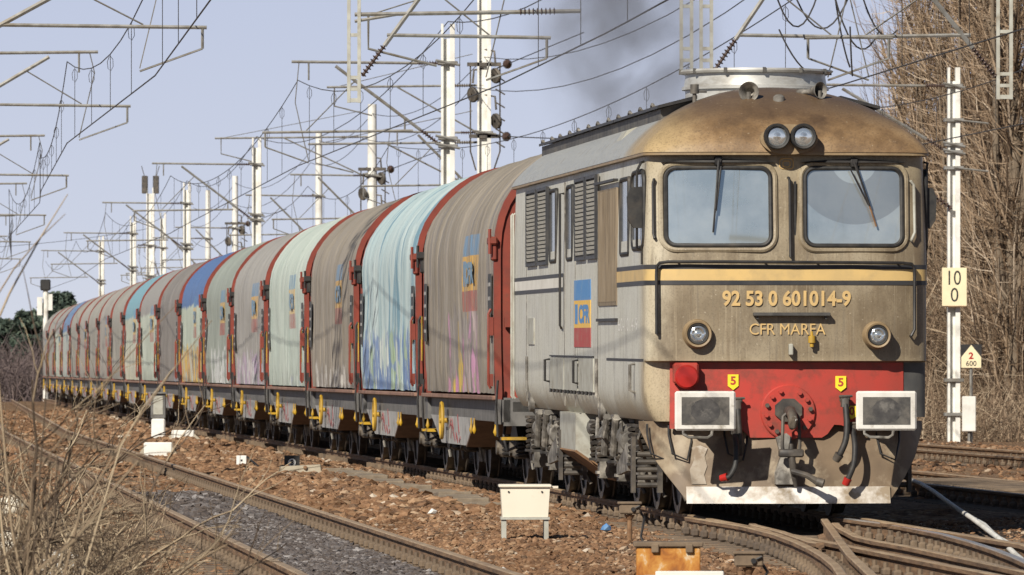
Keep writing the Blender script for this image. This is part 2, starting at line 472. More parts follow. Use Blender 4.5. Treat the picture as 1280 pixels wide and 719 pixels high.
# the turnout in front of the locomotive
def turnout():
    t = tag(empty('turnout', (2.6, 56, -.17)), 'turnout of curving rails in front of the locomotive, by the lower right edge', 'railway switch')
    org = Vector(t.location)
    dd = [66.4 - i * .5 for i in range(49)]
    L = [(br(d), d) for d in dd if br(d)]; Rr = [(x + 1.45 + .0 * i, d) for i, (x, d) in enumerate(L)]
    for pth, top in ((L, 'rail_top'), (Rr, 'rail_top_bright')):
        P = pth
        r = rail(P, 'rail', t, top); r.location = -org
    # wing and check rails round the crossing
    def mainl(d): return XC(d) - .752
    W1 = [(2.99, 63.3), (2.95, 61.5), (2.94, 58.2), (3.02, 56.8), (3.2, 54.8), (3.6, 48.3), (3.9, 44)]
    W2 = [(2.97, 65), (2.88, 62), (2.80, 59.3), (2.70, 56), (2.6, 52.5), (2.5, 47.6), (2.42, 44)]
    W3 = [(XC(d) + .752 - .085 - (.05 if d in (63.5, 55) else 0), d) for d in (63.5, 62.8, 60, 57, 55.6, 55)]
    W4 = [(br(d) + .09 + (.05 if d in (63, 56) else 0), d) for d in (63, 62.4, 60, 57, 56.4, 56)]
    for w in (W1, W2, W3, W4):
        r = rail(w, 'check_rail', t, 'rail_top', .012); r.location = -org
    lm = MB(); k = 0
    d = 46.4
    while d < 66:
        c = .5 * (br(d) + XC(d)) + .45
        b = MB(); b.box((0, 0, -.25), (3.9, .25, .165), ch=.02)
        for x in (br(d), br(d) + 1.45):
            for q in (-.115, .115):
                b.box((x - c + q, 0, -.125), (.075, .14, .08), ch=.02); b.cyl((x - c + q, 0, -.09), (x - c + q, 0, -.045), .024, n=6)
        o = b.build('long_sleeper', M['sleeper'], t, 30); o.location = Vector((c, d, .004)) - org; o.rotation_euler = (0, 0, .03)
        d += .62
turnout()
# ------------------------------------------------------------------ locomotive materials
def loco_mats():
    m, nt, b = _nt('weathered grey-green body paint with bronze grime'); g = NG(nt)
    p = g.co(); x, y, z = g.sep(p)
    n1 = g.noise(p, 1.3, 8, .6); n2 = g.noise(g.mapv(p, (3, 3, .35)), 2.6, 7, .65); n3 = g.noise(p, 26, 4, .6)
    side = g.ramp(n2, [(.3, (.49, .485, .43)), (.5, (.57, .565, .50)), (.7, (.40, .39, .34))])
    side = g.mix(g.step(g.math('ADD', z, g.math('MULTIPLY', n1, .5)), 1.50, 1.12), side, (.36, .33, .25))      # splashed lower edge
    fr = g.ramp(n1, [(.3, (.165, .128, .082)), (.5, (.235, .188, .122)), (.68, (.32, .268, .185))])
    fr = g.mix(g.math('MULTIPLY', g.step(n2, .52, .68), .45), fr, (.15, .10, .055))
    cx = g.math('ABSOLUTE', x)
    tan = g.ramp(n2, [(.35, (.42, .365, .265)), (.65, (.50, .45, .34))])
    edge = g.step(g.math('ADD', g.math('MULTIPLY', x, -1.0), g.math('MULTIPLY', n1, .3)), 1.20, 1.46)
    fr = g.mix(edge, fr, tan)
    fr = g.mix(g.math('MULTIPLY', g.step(z, 1.60, 1.42), .8), fr, (.42, .34, .22))
    fr = g.mix(g.math('MULTIPLY', g.step(z, 3.12, 3.4), .6), fr, (.38, .32, .21))
    fm = g.step(g.math('ADD', y, g.math('MULTIPLY', n1, .5)), 1.75, 1.15)
    col = g.mix(fm, side, fr)
    # streaks and chips
    soot = g.math('MULTIPLY', g.step(g.noise(g.mapv(p, (2.2, 2.2, .8), (3, 1, 6)), 1.5, 8, .7), .50, .66), fm)
    col = g.mix(g.math('MULTIPLY', soot, .5), col, (.11, .078, .046))
    run = g.step(g.noise(g.mapv(p, (16, 16, .28), (1, 1, 2)), 2.0, 5, .7), .55, .64)
    col = g.mix(g.math('MULTIPLY', run, g.math('ADD', .10, g.math('MULTIPLY', fm, .2))), col, (.46, .39, .27))
    st = g.noise(g.mapv(p, (9, 9, .5)), 2.0, 6, .7)
    col = g.mix(g.math('MULTIPLY', g.step(st, .54, .66), .55), col, (.17, .14, .10))
    col = g.mix(g.math('MULTIPLY', g.step(n3, .64, .74), .5), col, (.60, .54, .42))
    sp = g.noise(p, 55, 3, .7); col = g.mix(g.math('MULTIPLY', g.step(sp, .50, .66), .34), col, (.09, .068, .045))
    nt.links.new(col, b.inputs['Base Color'])
    rr = g.ramp(n1, [(.3, .38), (.7, .62)]); nt.links.new(rr, b.inputs['Roughness'])
    nt.links.new(g.bump(g.noise(p, 3, 4), .12, .03), b.inputs['Normal'])
    M['body'] = m
    m, nt, b = _nt('bronze-stained dome roof'); g = NG(nt)
    p = g.co(); x, y, z = g.sep(p)
    n1 = g.noise(p, 1.6, 8, .62); n2 = g.noise(g.mapv(p, (1, 1, 1), (4, 1, 2)), 5, 7, .7); n3 = g.noise(p, 30, 4)
    fr = g.ramp(n1, [(.32, (.075, .046, .026)), (.48, (.19, .118, .058)), (.66, (.33, .22, .115))])
    fr = g.mix(g.math('MULTIPLY', g.step(n2, .55, .7), .5), fr, (.10, .062, .035))
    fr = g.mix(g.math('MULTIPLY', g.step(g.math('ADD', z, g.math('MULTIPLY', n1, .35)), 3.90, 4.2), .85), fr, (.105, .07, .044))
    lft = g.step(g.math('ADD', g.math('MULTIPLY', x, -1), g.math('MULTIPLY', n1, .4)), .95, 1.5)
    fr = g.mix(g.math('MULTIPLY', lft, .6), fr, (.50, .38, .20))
    gr = g.ramp(n2, [(.3, (.30, .31, .31)), (.55, (.37, .38, .37)), (.72, (.22, .21, .2))])
    col = g.mix(g.step(g.math('ADD', y, g.math('MULTIPLY', n1, 1.2)), 2.2, 3.6), fr, gr)
    col = g.mix(g.math('MULTIPLY', g.step(n3, .66, .75), .5), col, (.5, .42, .3))
    sp = g.noise(p, 48, 3, .7); col = g.mix(g.math('MULTIPLY', g.step(sp, .48, .64), .38), col, (.07, .046, .03))
    nt.links.new(col, b.inputs['Base Color']); nt.links.new(g.ramp(n2, [(.3, .33), (.7, .6)]), b.inputs['Roughness'])
    nt.links.new(g.bump(n1, .15, .05), b.inputs['Normal'])
    M['dome'] = m
    m, nt, b = _nt('dusty windscreen glass'); g = NG(nt)
    p = g.co(); x, y, z = g.sep(p)
    dx = g.math('SUBTRACT', x, .64); dz = g.math('SUBTRACT', z, 3.44)
    rr = g.math('SQRT', g.math('ADD', g.math('MULTIPLY', dx, dx), g.math('MULTIPLY', dz, dz)))
    fan = g.math('MULTIPLY', g.step(rr, .62, .615), g.step(rr, .22, .225))
    n = g.noise(p, 2.2, 6, .6)
    dust = g.ramp(n, [(.3, (.27, .315, .335)), (.55, (.40, .445, .46)), (.75, (.50, .54, .53))])
    dust = g.mix(g.math('MULTIPLY', g.step(g.math('ADD', z, g.math('MULTIPLY', n, .3)), 2.95, 2.66), .5), dust, (.42, .43, .36))
    dust = g.mix(g.math('MULTIPLY', fan, .7), dust, (.16, .17, .18))
    nt.links.new(dust, b.inputs['Base Color']); b.inputs['Roughness'].default_value = .9; b.inputs['Specular IOR Level'].default_value = 0
    gl = g.node('ShaderNodeBsdfGlossy'); gl.inputs['Roughness'].default_value = .02; gl.inputs['Color'].default_value = (.92, .90, .86, 1)
    mx = g.node('ShaderNodeMixShader'); nt.links.new(g.math('SUBTRACT', g.math('ADD', .52, g.math('MULTIPLY', g.math('LESS_THAN', x, 0.0), .02)), g.math('MULTIPLY', fan, .12)), mx.inputs[0])
    nt.links.new(b.outputs[0], mx.inputs[1]); nt.links.new(gl.outputs[0], mx.inputs[2])
    nt.links.new(mx.outputs[0], nt.nodes['Material Output'].inputs[0])
    M['glass'] = m
    m, nt, b = _nt('dark cab side glass'); g = NG(nt)
    b.inputs['Base Color'].default_value = (.14, .16, .18, 1); b.inputs['Roughness'].default_value = .12; b.inputs['Metallic'].default_value = .25
    M['glass_side'] = m
    m, nt, b = _nt('headlamp lens'); b.inputs['Base Color'].default_value = (.75, .78, .78, 1); b.inputs['Metallic'].default_value = .85; b.inputs['Roughness'].default_value = .12
    M['lens'] = m
loco_mats()
M['door_brown'] = pmat('weathered brown shutter', (.17, .13, .085), (.26, .21, .15), 6, .8, stretch=(3, 3, .25), dirt=(.08, .06, .045), dscale=3, dlo=.5, dhi=.7, bump=.3)
M['stripe_cream'] = pmat('grimy cream stripe', (.62, .43, .17), (.52, .37, .16), 3, .5, dirt=(.36, .27, .14), dscale=3, dlo=.5, dhi=.8)
M['stripe_white'] = pmat('white side stripe', (.72, .70, .64), (.62, .6, .54), 3, .55, dirt=(.5, .47, .4), dlo=.5, dhi=.8)
M['stripe_black'] = pmat('blue-black stripe', (.022, .024, .03), (.045, .043, .042), 6, .5)
M['plow'] = pmat('dusty brown snowplough', (.20, .142, .088), (.125, .088, .054), 2.4, .6, dirt=(.31, .25, .17), dscale=3.2, dlo=.5, dhi=.66, bump=.15)
M['plow_white'] = pmat('scuffed whitewashed steel', (.56, .51, .44), (.74, .72, .68), 2, .65, dirt=(.30, .235, .16), dscale=3.4, dlo=.45, dhi=.62)
M['greasy'] = pmat('greasy buffer face', (.10, .095, .085), (.15, .135, .115), 7, .45, dirt=(.05, .048, .046), dscale=4, dlo=.45, dhi=.6)
M['buffer_white'] = pmat('chipped whitewash', (.70, .68, .63), (.58, .56, .51), 5, .6, dirt=(.27, .24, .19), dscale=7, dlo=.53, dhi=.7)
M['grease'] = pmat('buffer grease', (.045, .043, .042), (.085, .08, .075), 16, .4, dirt=(.16, .15, .135), dscale=9, dlo=.55, dhi=.7)
M['bogie_dark'] = pmat('greasy black bogie steel', (.022, .02, .018), (.055, .047, .038), 7, .5, dirt=(.13, .105, .08), dscale=4, dlo=.52, dhi=.72, bump=.2)
M['louvre'] = pmat('grey louvre slat', (.52, .51, .46), (.42, .41, .36), 10, .6)
M['louvre_dark'] = pmat('louvre shadow box', (.02, .018, .016), (.04, .035, .03), 10, .7)
M['body_flat'] = pmat('grey-green painted steel', (.42, .42, .37), (.33, .32, .27), 6, .55, dirt=(.22, .19, .14), dscale=5, dlo=.54, dhi=.75)
M['tan'] = pmat('bronze-grimed steel', (.30, .215, .12), (.22, .155, .085), 7, .5, dirt=(.42, .33, .2), dscale=6, dlo=.56, dhi=.8)
M['roofgear'] = pmat('sooty roof gear', (.045, .042, .04), (.10, .095, .085), 7, .6, dirt=(.2, .17, .13), dlo=.55, dhi=.8)
M['cowl'] = pmat('sooty aluminium cowl', (.56, .56, .53), (.42, .41, .38), 4, .4, .35, dirt=(.22, .18, .13), dscale=2.4, dlo=.48, dhi=.72, stretch=(1, 1, 2.5))
M['chin_shade'] = pmat('dark grey chin shade', (.055, .055, .055), (.09, .088, .082), 5, .6)  # shade of the recessed chin corner as a paint colour
M['lamp_red'] = pmat('red tail lamp', (.42, .02, .015), (.30, .02, .015), 6, .3)

# ------------------------------------------------------------------ locomotive shape
HW = 1.37; LV0 = .6; LV1 = 16.35
def Wz(z):
    return HW - (.11 * ((1.22 - z) / .29) ** 2 if z < 1.22 else 0) - (.03 * (z - 2.6) / .9 if z > 2.6 else 0)
def vf0(z): return LV0 + (.14 if z < 1.512 else 0) + (.085 * (z - 2.45) if z > 2.45 else 0)
def cc(z): return .42 - (vf0(z) - LV0)
def fv(u, z):                              # face surface
    a = min(abs(u) / Wz(z), .9999)
    return vf0(z) + cc(z) * (1 - (1 - a ** 6) ** (1 / 6)) + .08 * a * a
def outline(w, vf, vr, c, p, n=18, bow=.08):
    pts = []
    th = [math.pi / 2 * (i / n) for i in range(n + 1)]
    def q(t, s, front):
        a = math.sin(t) ** (2 / p); bb = math.cos(t) ** (2 / p) if t < math.pi / 2 - 1e-6 else 0.0
        off = c * (1 - bb) + bow * a * a
        return (s * w * a, vf + off if front else vr - off)
    pts += [q(t, -1, True) for t in reversed(th)] + [q(t, 1, True) for t in th[1:]]
    va, vb = vf + c + bow, vr - c - bow
    pts += [(w, va + (vb - va) * k / 14) for k in range(1, 14)]
    pts += [q(t, 1, False) for t in reversed(th)] + [q(t, -1, False) for t in th[1:]]
    pts += [(-w, vb + (va - vb) * k / 14) for k in range(1, 14)]
    return pts
TILT = .0045
def wl(p): return (p[0], p[1], p[2] + TILT * (p[1] - LV0))
def LB():
    b = MB(); b.warp = wl; return b
YAW = math.atan(.083)
loco = tag(empty('locomotive', (XC(65), 65, 0), YAW), 'old grey diesel locomotive with a bronze-stained rounded front and red buffer beam', 'locomotive')
def FU(px): return (px - 985.6) / 129.7
def FZ(py): return 1.43 + (462 - py) / 130.3

zs = [.93, .96, 1.0, 1.06, 1.12, 1.22, 1.36, 1.50, 1.513, 1.53, 1.8, 2.1, 2.45, 2.6, 2.8, 3.0, 3.2, 3.4, 3.49]
b = LB(); rows = []
for z in zs: rows.append([(u, v, z) for u, v in outline(Wz(z), vf0(z), LV1 + (LV0 - vf0(z)), cc(z), 6)])
b.grid(rows, closed=True); b.f.append(tuple(range(len(rows[0])))); b.m.append(0)
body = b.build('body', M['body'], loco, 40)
# roof
b = LB(); rows = []; NL = 20
def roof_w(h): return 1.392 * max(1 - h ** 1.3, 0) ** .465
def roof_v(h): return .57 + 1.55 * (1 - max(0, 1 - h ** 1.7) ** .55)
for k in range(NL + 1):
    h = min(1 - (1 - k / NL) ** 1.7, .9995)
    w_ = roof_w(h); p_ = 2.5 + 3.5 * (1 - h) ** 3; vv = roof_v(h)
    c_ = (.42 + .5 * h) * (w_ / 1.395) ** .8
    rows.append([(u, v, 3.515 + .675 * h) for u, v in outline(w_, vv, LV1 + .6 - vv + .57 - .57, c_, p_, bow=.08 * w_ / 1.395)])
b.grid(rows, closed=True); b.f.append(tuple(len(b.v) - len(rows[0]) + i for i in range(len(rows[0])))); b.m.append(0)
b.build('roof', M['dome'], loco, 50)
def roof_z(u, v=6.0):
    h = max(0, 1 - (abs(u) / 1.395) ** (1 / .465)) ** (1 / 1.3); z1 = 3.515 + .675 * h
    if v < 2.4:
        t = 1 - max(0, min(1, (v - .57 - .08 * (u / 1.4) ** 2) / 1.55)); z1 = min(z1, 3.515 + .675 * (1 - t ** (1 / .55)) ** (1 / 1.7))
    return z1
b = LB()
o1 = outline(1.388, .578, LV1 + .03, .42, 6); o0 = outline(1.33, .62, LV1 - .02, .42, 6)
b.grid([[(u, v, z) for u, v in o] for o, z in ((o0, 3.485), (o1, 3.487), (o1, 3.517), (o0, 3.519))], closed=True)
b.build('rain_gutter', M['tan'], loco, 30)

# strips that follow the body line
def strip(name, z0, z1, mt, off=.006, vmax=3.5, vmin_side=None, parent=None):
    b = LB()
    if vmin_side is None:
        o = outline(Wz(z0) + off, vf0(z0) - off, LV1, cc(z0), 6)[:37]
        o = [(-Wz(z0) - off, vmax)] + [(-Wz(z0) - off, vmax + (1.2 - vmax) * k / 4) for k in range(1, 4)] + o + [(Wz(z0) + off, 1.2 + (vmax - 1.2) * k / 4) for k in range(1, 5)]
        b.grid([[(u, v, z) for u, v in o] for z in (z0, z1)])
    else:
        for s in (-1, 1):
            b.grid([[(s * (HW + off), v, z) for v in (vmin_side, vmin_side + 2, vmax)] for z in (z0, z1)])
    return b.build(name, mt, parent or loco, 40)
strip('black_stripe', 2.392, 2.436, M['stripe_black']); strip('cream_stripe', 2.284, 2.392, M['stripe_cream']); strip('black_stripe', 2.242, 2.284, M['stripe_black'])
strip('black_stripe', 2.392, 2.436, M['stripe_black'], .006, 16.0, 9.45); strip('white_stripe', 2.284, 2.392, M['stripe_white'], .006, 16.0, 9.45); strip('black_stripe', 2.242, 2.284, M['stripe_black'], .006, 16.0, 9.45)
strip('chin_seam', 1.505, 1.53, M['black'], .004, 4.6)

# ---- front windows
def rrect(u0, u1, z0, z1, r, n=6):
    pts = []
    for cx, cz, a0 in ((u1 - r, z1 - r, 0), (u0 + r, z1 - r, 90), (u0 + r, z0 + r, 180), (u1 - r, z0 + r, 270)):
        for k in range(n + 1):
            a = R(a0 + 90 * k / n); pts.append((cx + r * math.cos(a), cz + r * math.sin(a)))
    return pts
def plane_fn(u0, u1, z0, z1, proud):
    va = fv(u0, (z0 + z1) / 2); vb = fv(u1, (z0 + z1) / 2); dz = (fv(u0, z1) - fv(u0, z0)) / (z1 - z0)
    return lambda u, z: va + (vb - va) * (u - u0) / (u1 - u0) + dz * (z - (z0 + z1) / 2) - proud
def tube_loop(b, pts, fn, r, n=8): b.tube([(u, fn(u, z), z) for u, z in pts], r, n, closed=True)
for (x0, x1) in ((833, 963), (1006, 1129)):
    u0, u1, z0, z1 = FU(x0), FU(x1), FZ(307), FZ(210)
    fn = lambda u, z: fv(u, z) - .018
    b = LB(); P = rrect(u0, u1, z0, z1, .10); tube_loop(b, P, fn, .022)
    fr_ = b.build('windscreen', M['black_rubber'], loco, 40)
    b = LB(); nz = 13; rows_ = []
    for k in range(nz + 1):
        z = z0 + (z1 - z0) * (.5 - .5 * math.cos(math.pi * k / nz)); dz_ = max(0, .10 - min(z - z0, z1 - z)); ins = .10 - math.sqrt(max(0, .01 - dz_ * dz_))
        rows_.append([(u0 + ins + (u1 - u0 - 2 * ins) * q / 14, fn(u0 + ins + (u1 - u0 - 2 * ins) * q / 14, z) + .008, z) for q in range(15)])
    b.grid(rows_); b.build('glass', M['glass'], fr_, 60)
    b = LB(); tube_loop(b, rrect(u0 - .042, u1 + .042, z0 - .042, z1 + .042, .14), lambda u, z: fv(u, z), .030); b.build('window_surround', M['body'], loco, 40)
    um = (u0 + u1) / 2
    b = LB(); n = 14
    for k in range(n):
        pass
    pts = [(u0 - .04 + (u1 - u0 + .08) * k / n) for k in range(n + 1)]
    up = [(u, fv(u, 3.4) - .035, z1 + .055 + .03 * (1 - ((u - um) / (u1 - um + .04)) ** 2)) for u in pts]; dn = [(u, fv(u, 3.4) - .05, z1 + .053) for u in pts]; bk = [(u, fv(u, 3.4) + .02, z1 + .055) for u in pts]
    b.grid([bk, up, dn, bk]); b.build('rain_deflector', M['black'], loco, 30)
# wipers
def wiper(px, py, pts, w2):
    b = LB(); u, z = FU(px), FZ(py); v = fv(u, z) - .05
    b.box((u, v + .02, z), (.075, .06, .09), ch=.01)
    b.cyl((u, v - .03, z + .0), (u, v + .01, z), .022, n=10)
    q = [(FU(a), fv(FU(a), FZ(c)) - .075, FZ(c)) for a, c in pts]
    b.tube([(u, v - .02, z)] + q, [.016] + [.011] * len(q), 6)
    q2 = [(FU(a), fv(FU(a), FZ(c)) - .07, FZ(c)) for a, c in w2]
    b.tube(q2, .009, 6)
    wp = b.build('windscreen_wiper', M['black'], loco, 40)
    b = LB(); a, c = pts[-1]; e0, e1 = FU(a), FZ(c)
    d_ = Vector((FU(pts[-1][0]) - FU(pts[0][0]), 0, FZ(pts[-1][1]) - FZ(pts[0][1]))).normalized() if len(pts) > 1 else Vector((0, 0, -1))
    c0 = Vector((e0, fv(e0, e1) - .06, e1)); b.tube([c0 - d_ * .27, c0, c0 + d_ * .22], .010, 5); b.build('wiper_blade', M['rust'] if px > 1000 else M['black'], wp, 40)
wiper(898, 201, [(896, 226), (893, 262)], [(901, 208), (894, 264)])
wiper(1068, 203, [(1076, 226), (1086, 256)], [(1063, 212), (1085, 256)])
# crest above the centre post
b = LB()
for q in (rrect(FU(975), FU(992), FZ(211), FZ(198), .03), rrect(FU(979), FU(988), FZ(208.5), FZ(201), .02)):
    tube_loop(b, q, lambda u, z: fv(u, z) - .002, .006, 4)
b.build('crest', M['cream'], loco, 30)

# ---- lettering
def text_verts(s, bold=.02):
    cu = bpy.data.curves.new('lettering', 'FONT'); cu.body = s; cu.offset = bold; cu.resolution_u = 4
    o = bpy.data.objects.new('lettering', cu); COL.objects.link(o)
    me = bpy.data.meshes.new_from_object(o.evaluated_get(bpy.context.evaluated_depsgraph_get()))
    bpy.data.objects.remove(o)
    V = np.array([v.co[:2] for v in me.vertices]); Fs = [tuple(p.vertices) for p in me.polygons]
    bpy.data.meshes.remove(me)
    mn, mx = V.min(0), V.max(0); V = (V - mn) / (mx - mn)
    return V, Fs
def lettering(s, fn, mt, parent, name='lettering', bold=.02, warp=None):
    """fn(a, b) with a, b in 0..1 -> xyz"""
    V, Fs = text_verts(s, bold); b = MB(); b.warp = warp
    b.add([fn(a, c) for a, c in V], Fs)
    return b.build(name, mt, parent, 0, recalc=False)
def face_text(s, x0, x1, y0, y1, mt, off=.013, bold=.02):
    u0, u1, z0, z1 = FU(x0), FU(x1), FZ(y1), FZ(y0)
    return lettering(s, lambda a, c: (u0 + (u1 - u0) * a, fv(u0 + (u1 - u0) * a, z0) - off, z0 + (z1 - z0) * c), mt, loco, bold=bold, warp=wl)
face_text('92 53 0 601014-9', 902, 1063, 363, 383, M['cream'], bold=.03)
face_text('CFR MARFA', 936, 1031, 404.5, 418.5, M['cream'], bold=.0)

# ---- shelf, cock, bracket
b = LB(); u0, u1 = FU(940), FU(1036); z = FZ(393)
b.box(((u0 + u1) / 2, fv(0, z) - .045, z), (u1 - u0, .09, .035), ch=.006)
for u in (u0 + .04, u1 - .04): b.box((u, fv(u, z) - .03, z - .03), (.02, .06, .03))
b.build('step_bar', M['roofgear'], loco, 30)
b = LB(); u, z = FU(1013), FZ(426)
b.lathe([(.0, .09), (.012, .09), (.014, .05), (.034, .045), (.036, -.02), (.02, -.025), (.02, -.06), (.0, -.065)], (u, fv(u, z) - .06, z), (0, 0, 1), 10)
b.cyl((u, fv(u, z) - .06, z), (u, fv(u, z) + .01, z), .015, n=8); b.build('brass_cock', M['yellow'], loco, 40)
b = LB(); u, z = FU(987), FZ(437); b.box((u, fv(u, z) - .04, z), (.04, .09, .11), ch=.008); b.build('lamp_bracket', M['body_flat'], loco, 30)

# ---- lamps
def headlamp(px, py, r, L):
    u, z = FU(px), FZ(py); v = fv(u, z); ax = Vector((0, -1, 0)); o = (u, v + .03, z)
    b = LB(); b.lathe([(r * 1.06, 0), (r * 1.06, L * .55), (r, L * .7), (r, L + .03), (r * .93, L + .045), (r * .80, L + .04), (r * .74, L + .01), (r * .70, L + .01), (0, L + .005)], o, ax, 28)
    h = b.build('headlamp', M['tan'], loco, 35)
    b = LB(); b.lathe([(r * .76, L + .03), (r * .72, L + .042), (r * .62, L + .04)], o, ax, 28); b.build('rubber_ring', M['black_rubber'], h, 40)
    b = LB(); b.lathe([(r * .62, L + .028), (r * .45, L + .038), (r * .3, L + .02), (r * .16, L + .012), (r * .15, L + .03), (0, L + .034)], o, ax, 24); b.build('lens', M['lens'], h, 60)
headlamp(871, 417.5, .135, .09); headlamp(1095, 419, .128, .15)
b = LB(); zc = FZ(172); um = (FU(968) + FU(1001)) / 2
P = [(um + .30 * math.cos(t) * (1 if abs(math.cos(t)) < .75 else .93), zc - .02 + .145 * math.sin(t) + (-.0)) for t in [2 * math.pi * k / 28 for k in range(28)]]
b.prism(P, .52, 1.0, lambda p, q, t: (p, t, q)); b.build('lamp_plinth', M['tan'], loco, 40)
for px in (968, 1001):
    u = FU(px); o = (u, .55, zc + .005)
    b = LB(); b.lathe([(.12, 0), (.125, .05), (.125, .12), (.115, .135), (.098, .13), (.092, .10), (0, .09)], o, (0, -1, 0), 28); h = b.build('marker_lamp', M['black_rubber'], loco, 40)
    b = LB(); b.lathe([(.094, .10), (.07, .115), (.045, .108), (.02, .12), (0, .122)], o, (0, -1, 0), 24); b.build('lens', M['lens'], h, 60)

# ---- handrails
def rail_on_face(name, pts, r=.014, off=.075, mt='black', feet=()):
    b = LB(); b.tube([(FU(x), fv(FU(x), FZ(y)) - off, FZ(y)) for x, y in pts], r, 8)
    for x, y in feet:
        u, z = FU(x), FZ(y); b.cyl((u, fv(u, z) - off, z), (u, fv(u, z) + .02, z), .011, n=6)
    return b.build(name, M[mt], loco, 40)
rail_on_face('front_handrail', [(821, 418), (820.5, 345), (821, 333), (824, 329), (835, 327.5), (900, 327.5), (985, 328), (1100, 328.5), (1128, 328.7), (1140, 330), (1143, 334), (1143.5, 345), (1143.5, 412), (1139, 420)], .016, .07, 'black', [(821, 416), (847, 327.5), (955, 328), (1020, 328), (1122, 328.7), (1139, 420)])
rail_on_face('centre_handrail', [(985, 222), (986.5, 226), (986.5, 318), (986.5, 322)], .014, .055, 'black', [(985, 222), (986.5, 298), (986.5, 320)])
b = LB(); u = FU(993.5); b.box((u, fv(u, 2.9) - .004, FZ(275)), (.022, .02, .74), ch=.004); b.build('centre_strip', M['black_rubber'], loco, 30)
rail_on_face('corner_handrail', [(819, 224), (817.5, 230), (817.5, 292), (819, 298)], .014, .05, 'black', [(819, 224), (819, 298)])
rail_on_face('corner_handrail', [(1140, 226), (1144, 231), (1144.5, 290), (1140, 300)], .014, .06, 'body_flat', [(1140, 226), (1140, 300)])

# ---- mirrors
for s, px in ((-1, 786), (1, 1162)):
    u = s * (1.43 if s < 0 else 1.385); v = .98
    b = LB(); z1, z0 = (3.20, 2.78) if s < 0 else (3.18, 2.80)
    b.tube([(s * 1.36, 1.0, 3.43), (s * 1.39, .97, 3.42), (u, v, 3.34), (u, v, 2.60), (s * 1.38, 1.0, 2.58)], .013, 6)
    mr = b.build('wing_mirror', M['black'], loco, 40)
    b = LB(); P = [(-.075, -.20), (.02, -.20), (.075, -.12), (.085, .1), (.05, .19), (-.06, .2)]
    b.prism(P, v - .02, v + .045, lambda p, q, t: (u + s * .01 + p * s, t, (z0 + z1) / 2 + q)); b.build('mirror_head', M['black_rubber'], mr, 30)
    b = LB(); b.tube([(s * 1.38, 1.0, 2.6), (s * 1.38, 1.0, 2.44)], .012, 6); b.build('mirror_stay', M['black'], mr, 30)

# ---- side features (mirrored onto the far side too)
def sbox(b, s, v0, v1, z0, z1, p0, p1, mi=0):
    b.box((s * (HW + (p0 + p1) / 2), (v0 + v1) / 2, (z0 + z1) / 2), (p1 - p0, v1 - v0, z1 - z0), mi=mi)
def side_window(v0, v1, z0, z1, r=.05, corner=False):
    for s in (-1, 1):
        b = LB(); P = rrect(v0, v1, z0, z1, r)
        def sv(v):
            if v > 1.12: return HW - .015
            lo, hi = .3, HW
            for _ in range(30):
                mid = (lo + hi) / 2
                if fv(mid, (z0 + z1) / 2) < v: lo = mid
                else: hi = mid
            return lo
        b.tube([(s * (sv(v) + .006), v, z) for v, z in P], .026, 8, closed=True); fr_ = b.build('side_window', M['black_rubber'], loco, 40)
        b = LB(); n = 8
        vs_ = [v0 + (v1 - v0) * k / n for k in range(n + 1)]
        b.grid([[(s * (sv(v) + .012), v, z) for v in vs_] for z in (z0 + .01, z1 - .01)]); b.build('glass', M['glass_side'], fr_, 40)
side_window(.93, 2.02, 2.60, 3.34, .12)
side_window(2.35, 3.15, 2.56, 3.30, .03)
for v0, v1 in ((8.4, 9.05), (10.35, 11.1)): side_window(v0, v1, 2.58, 3.36, .05)
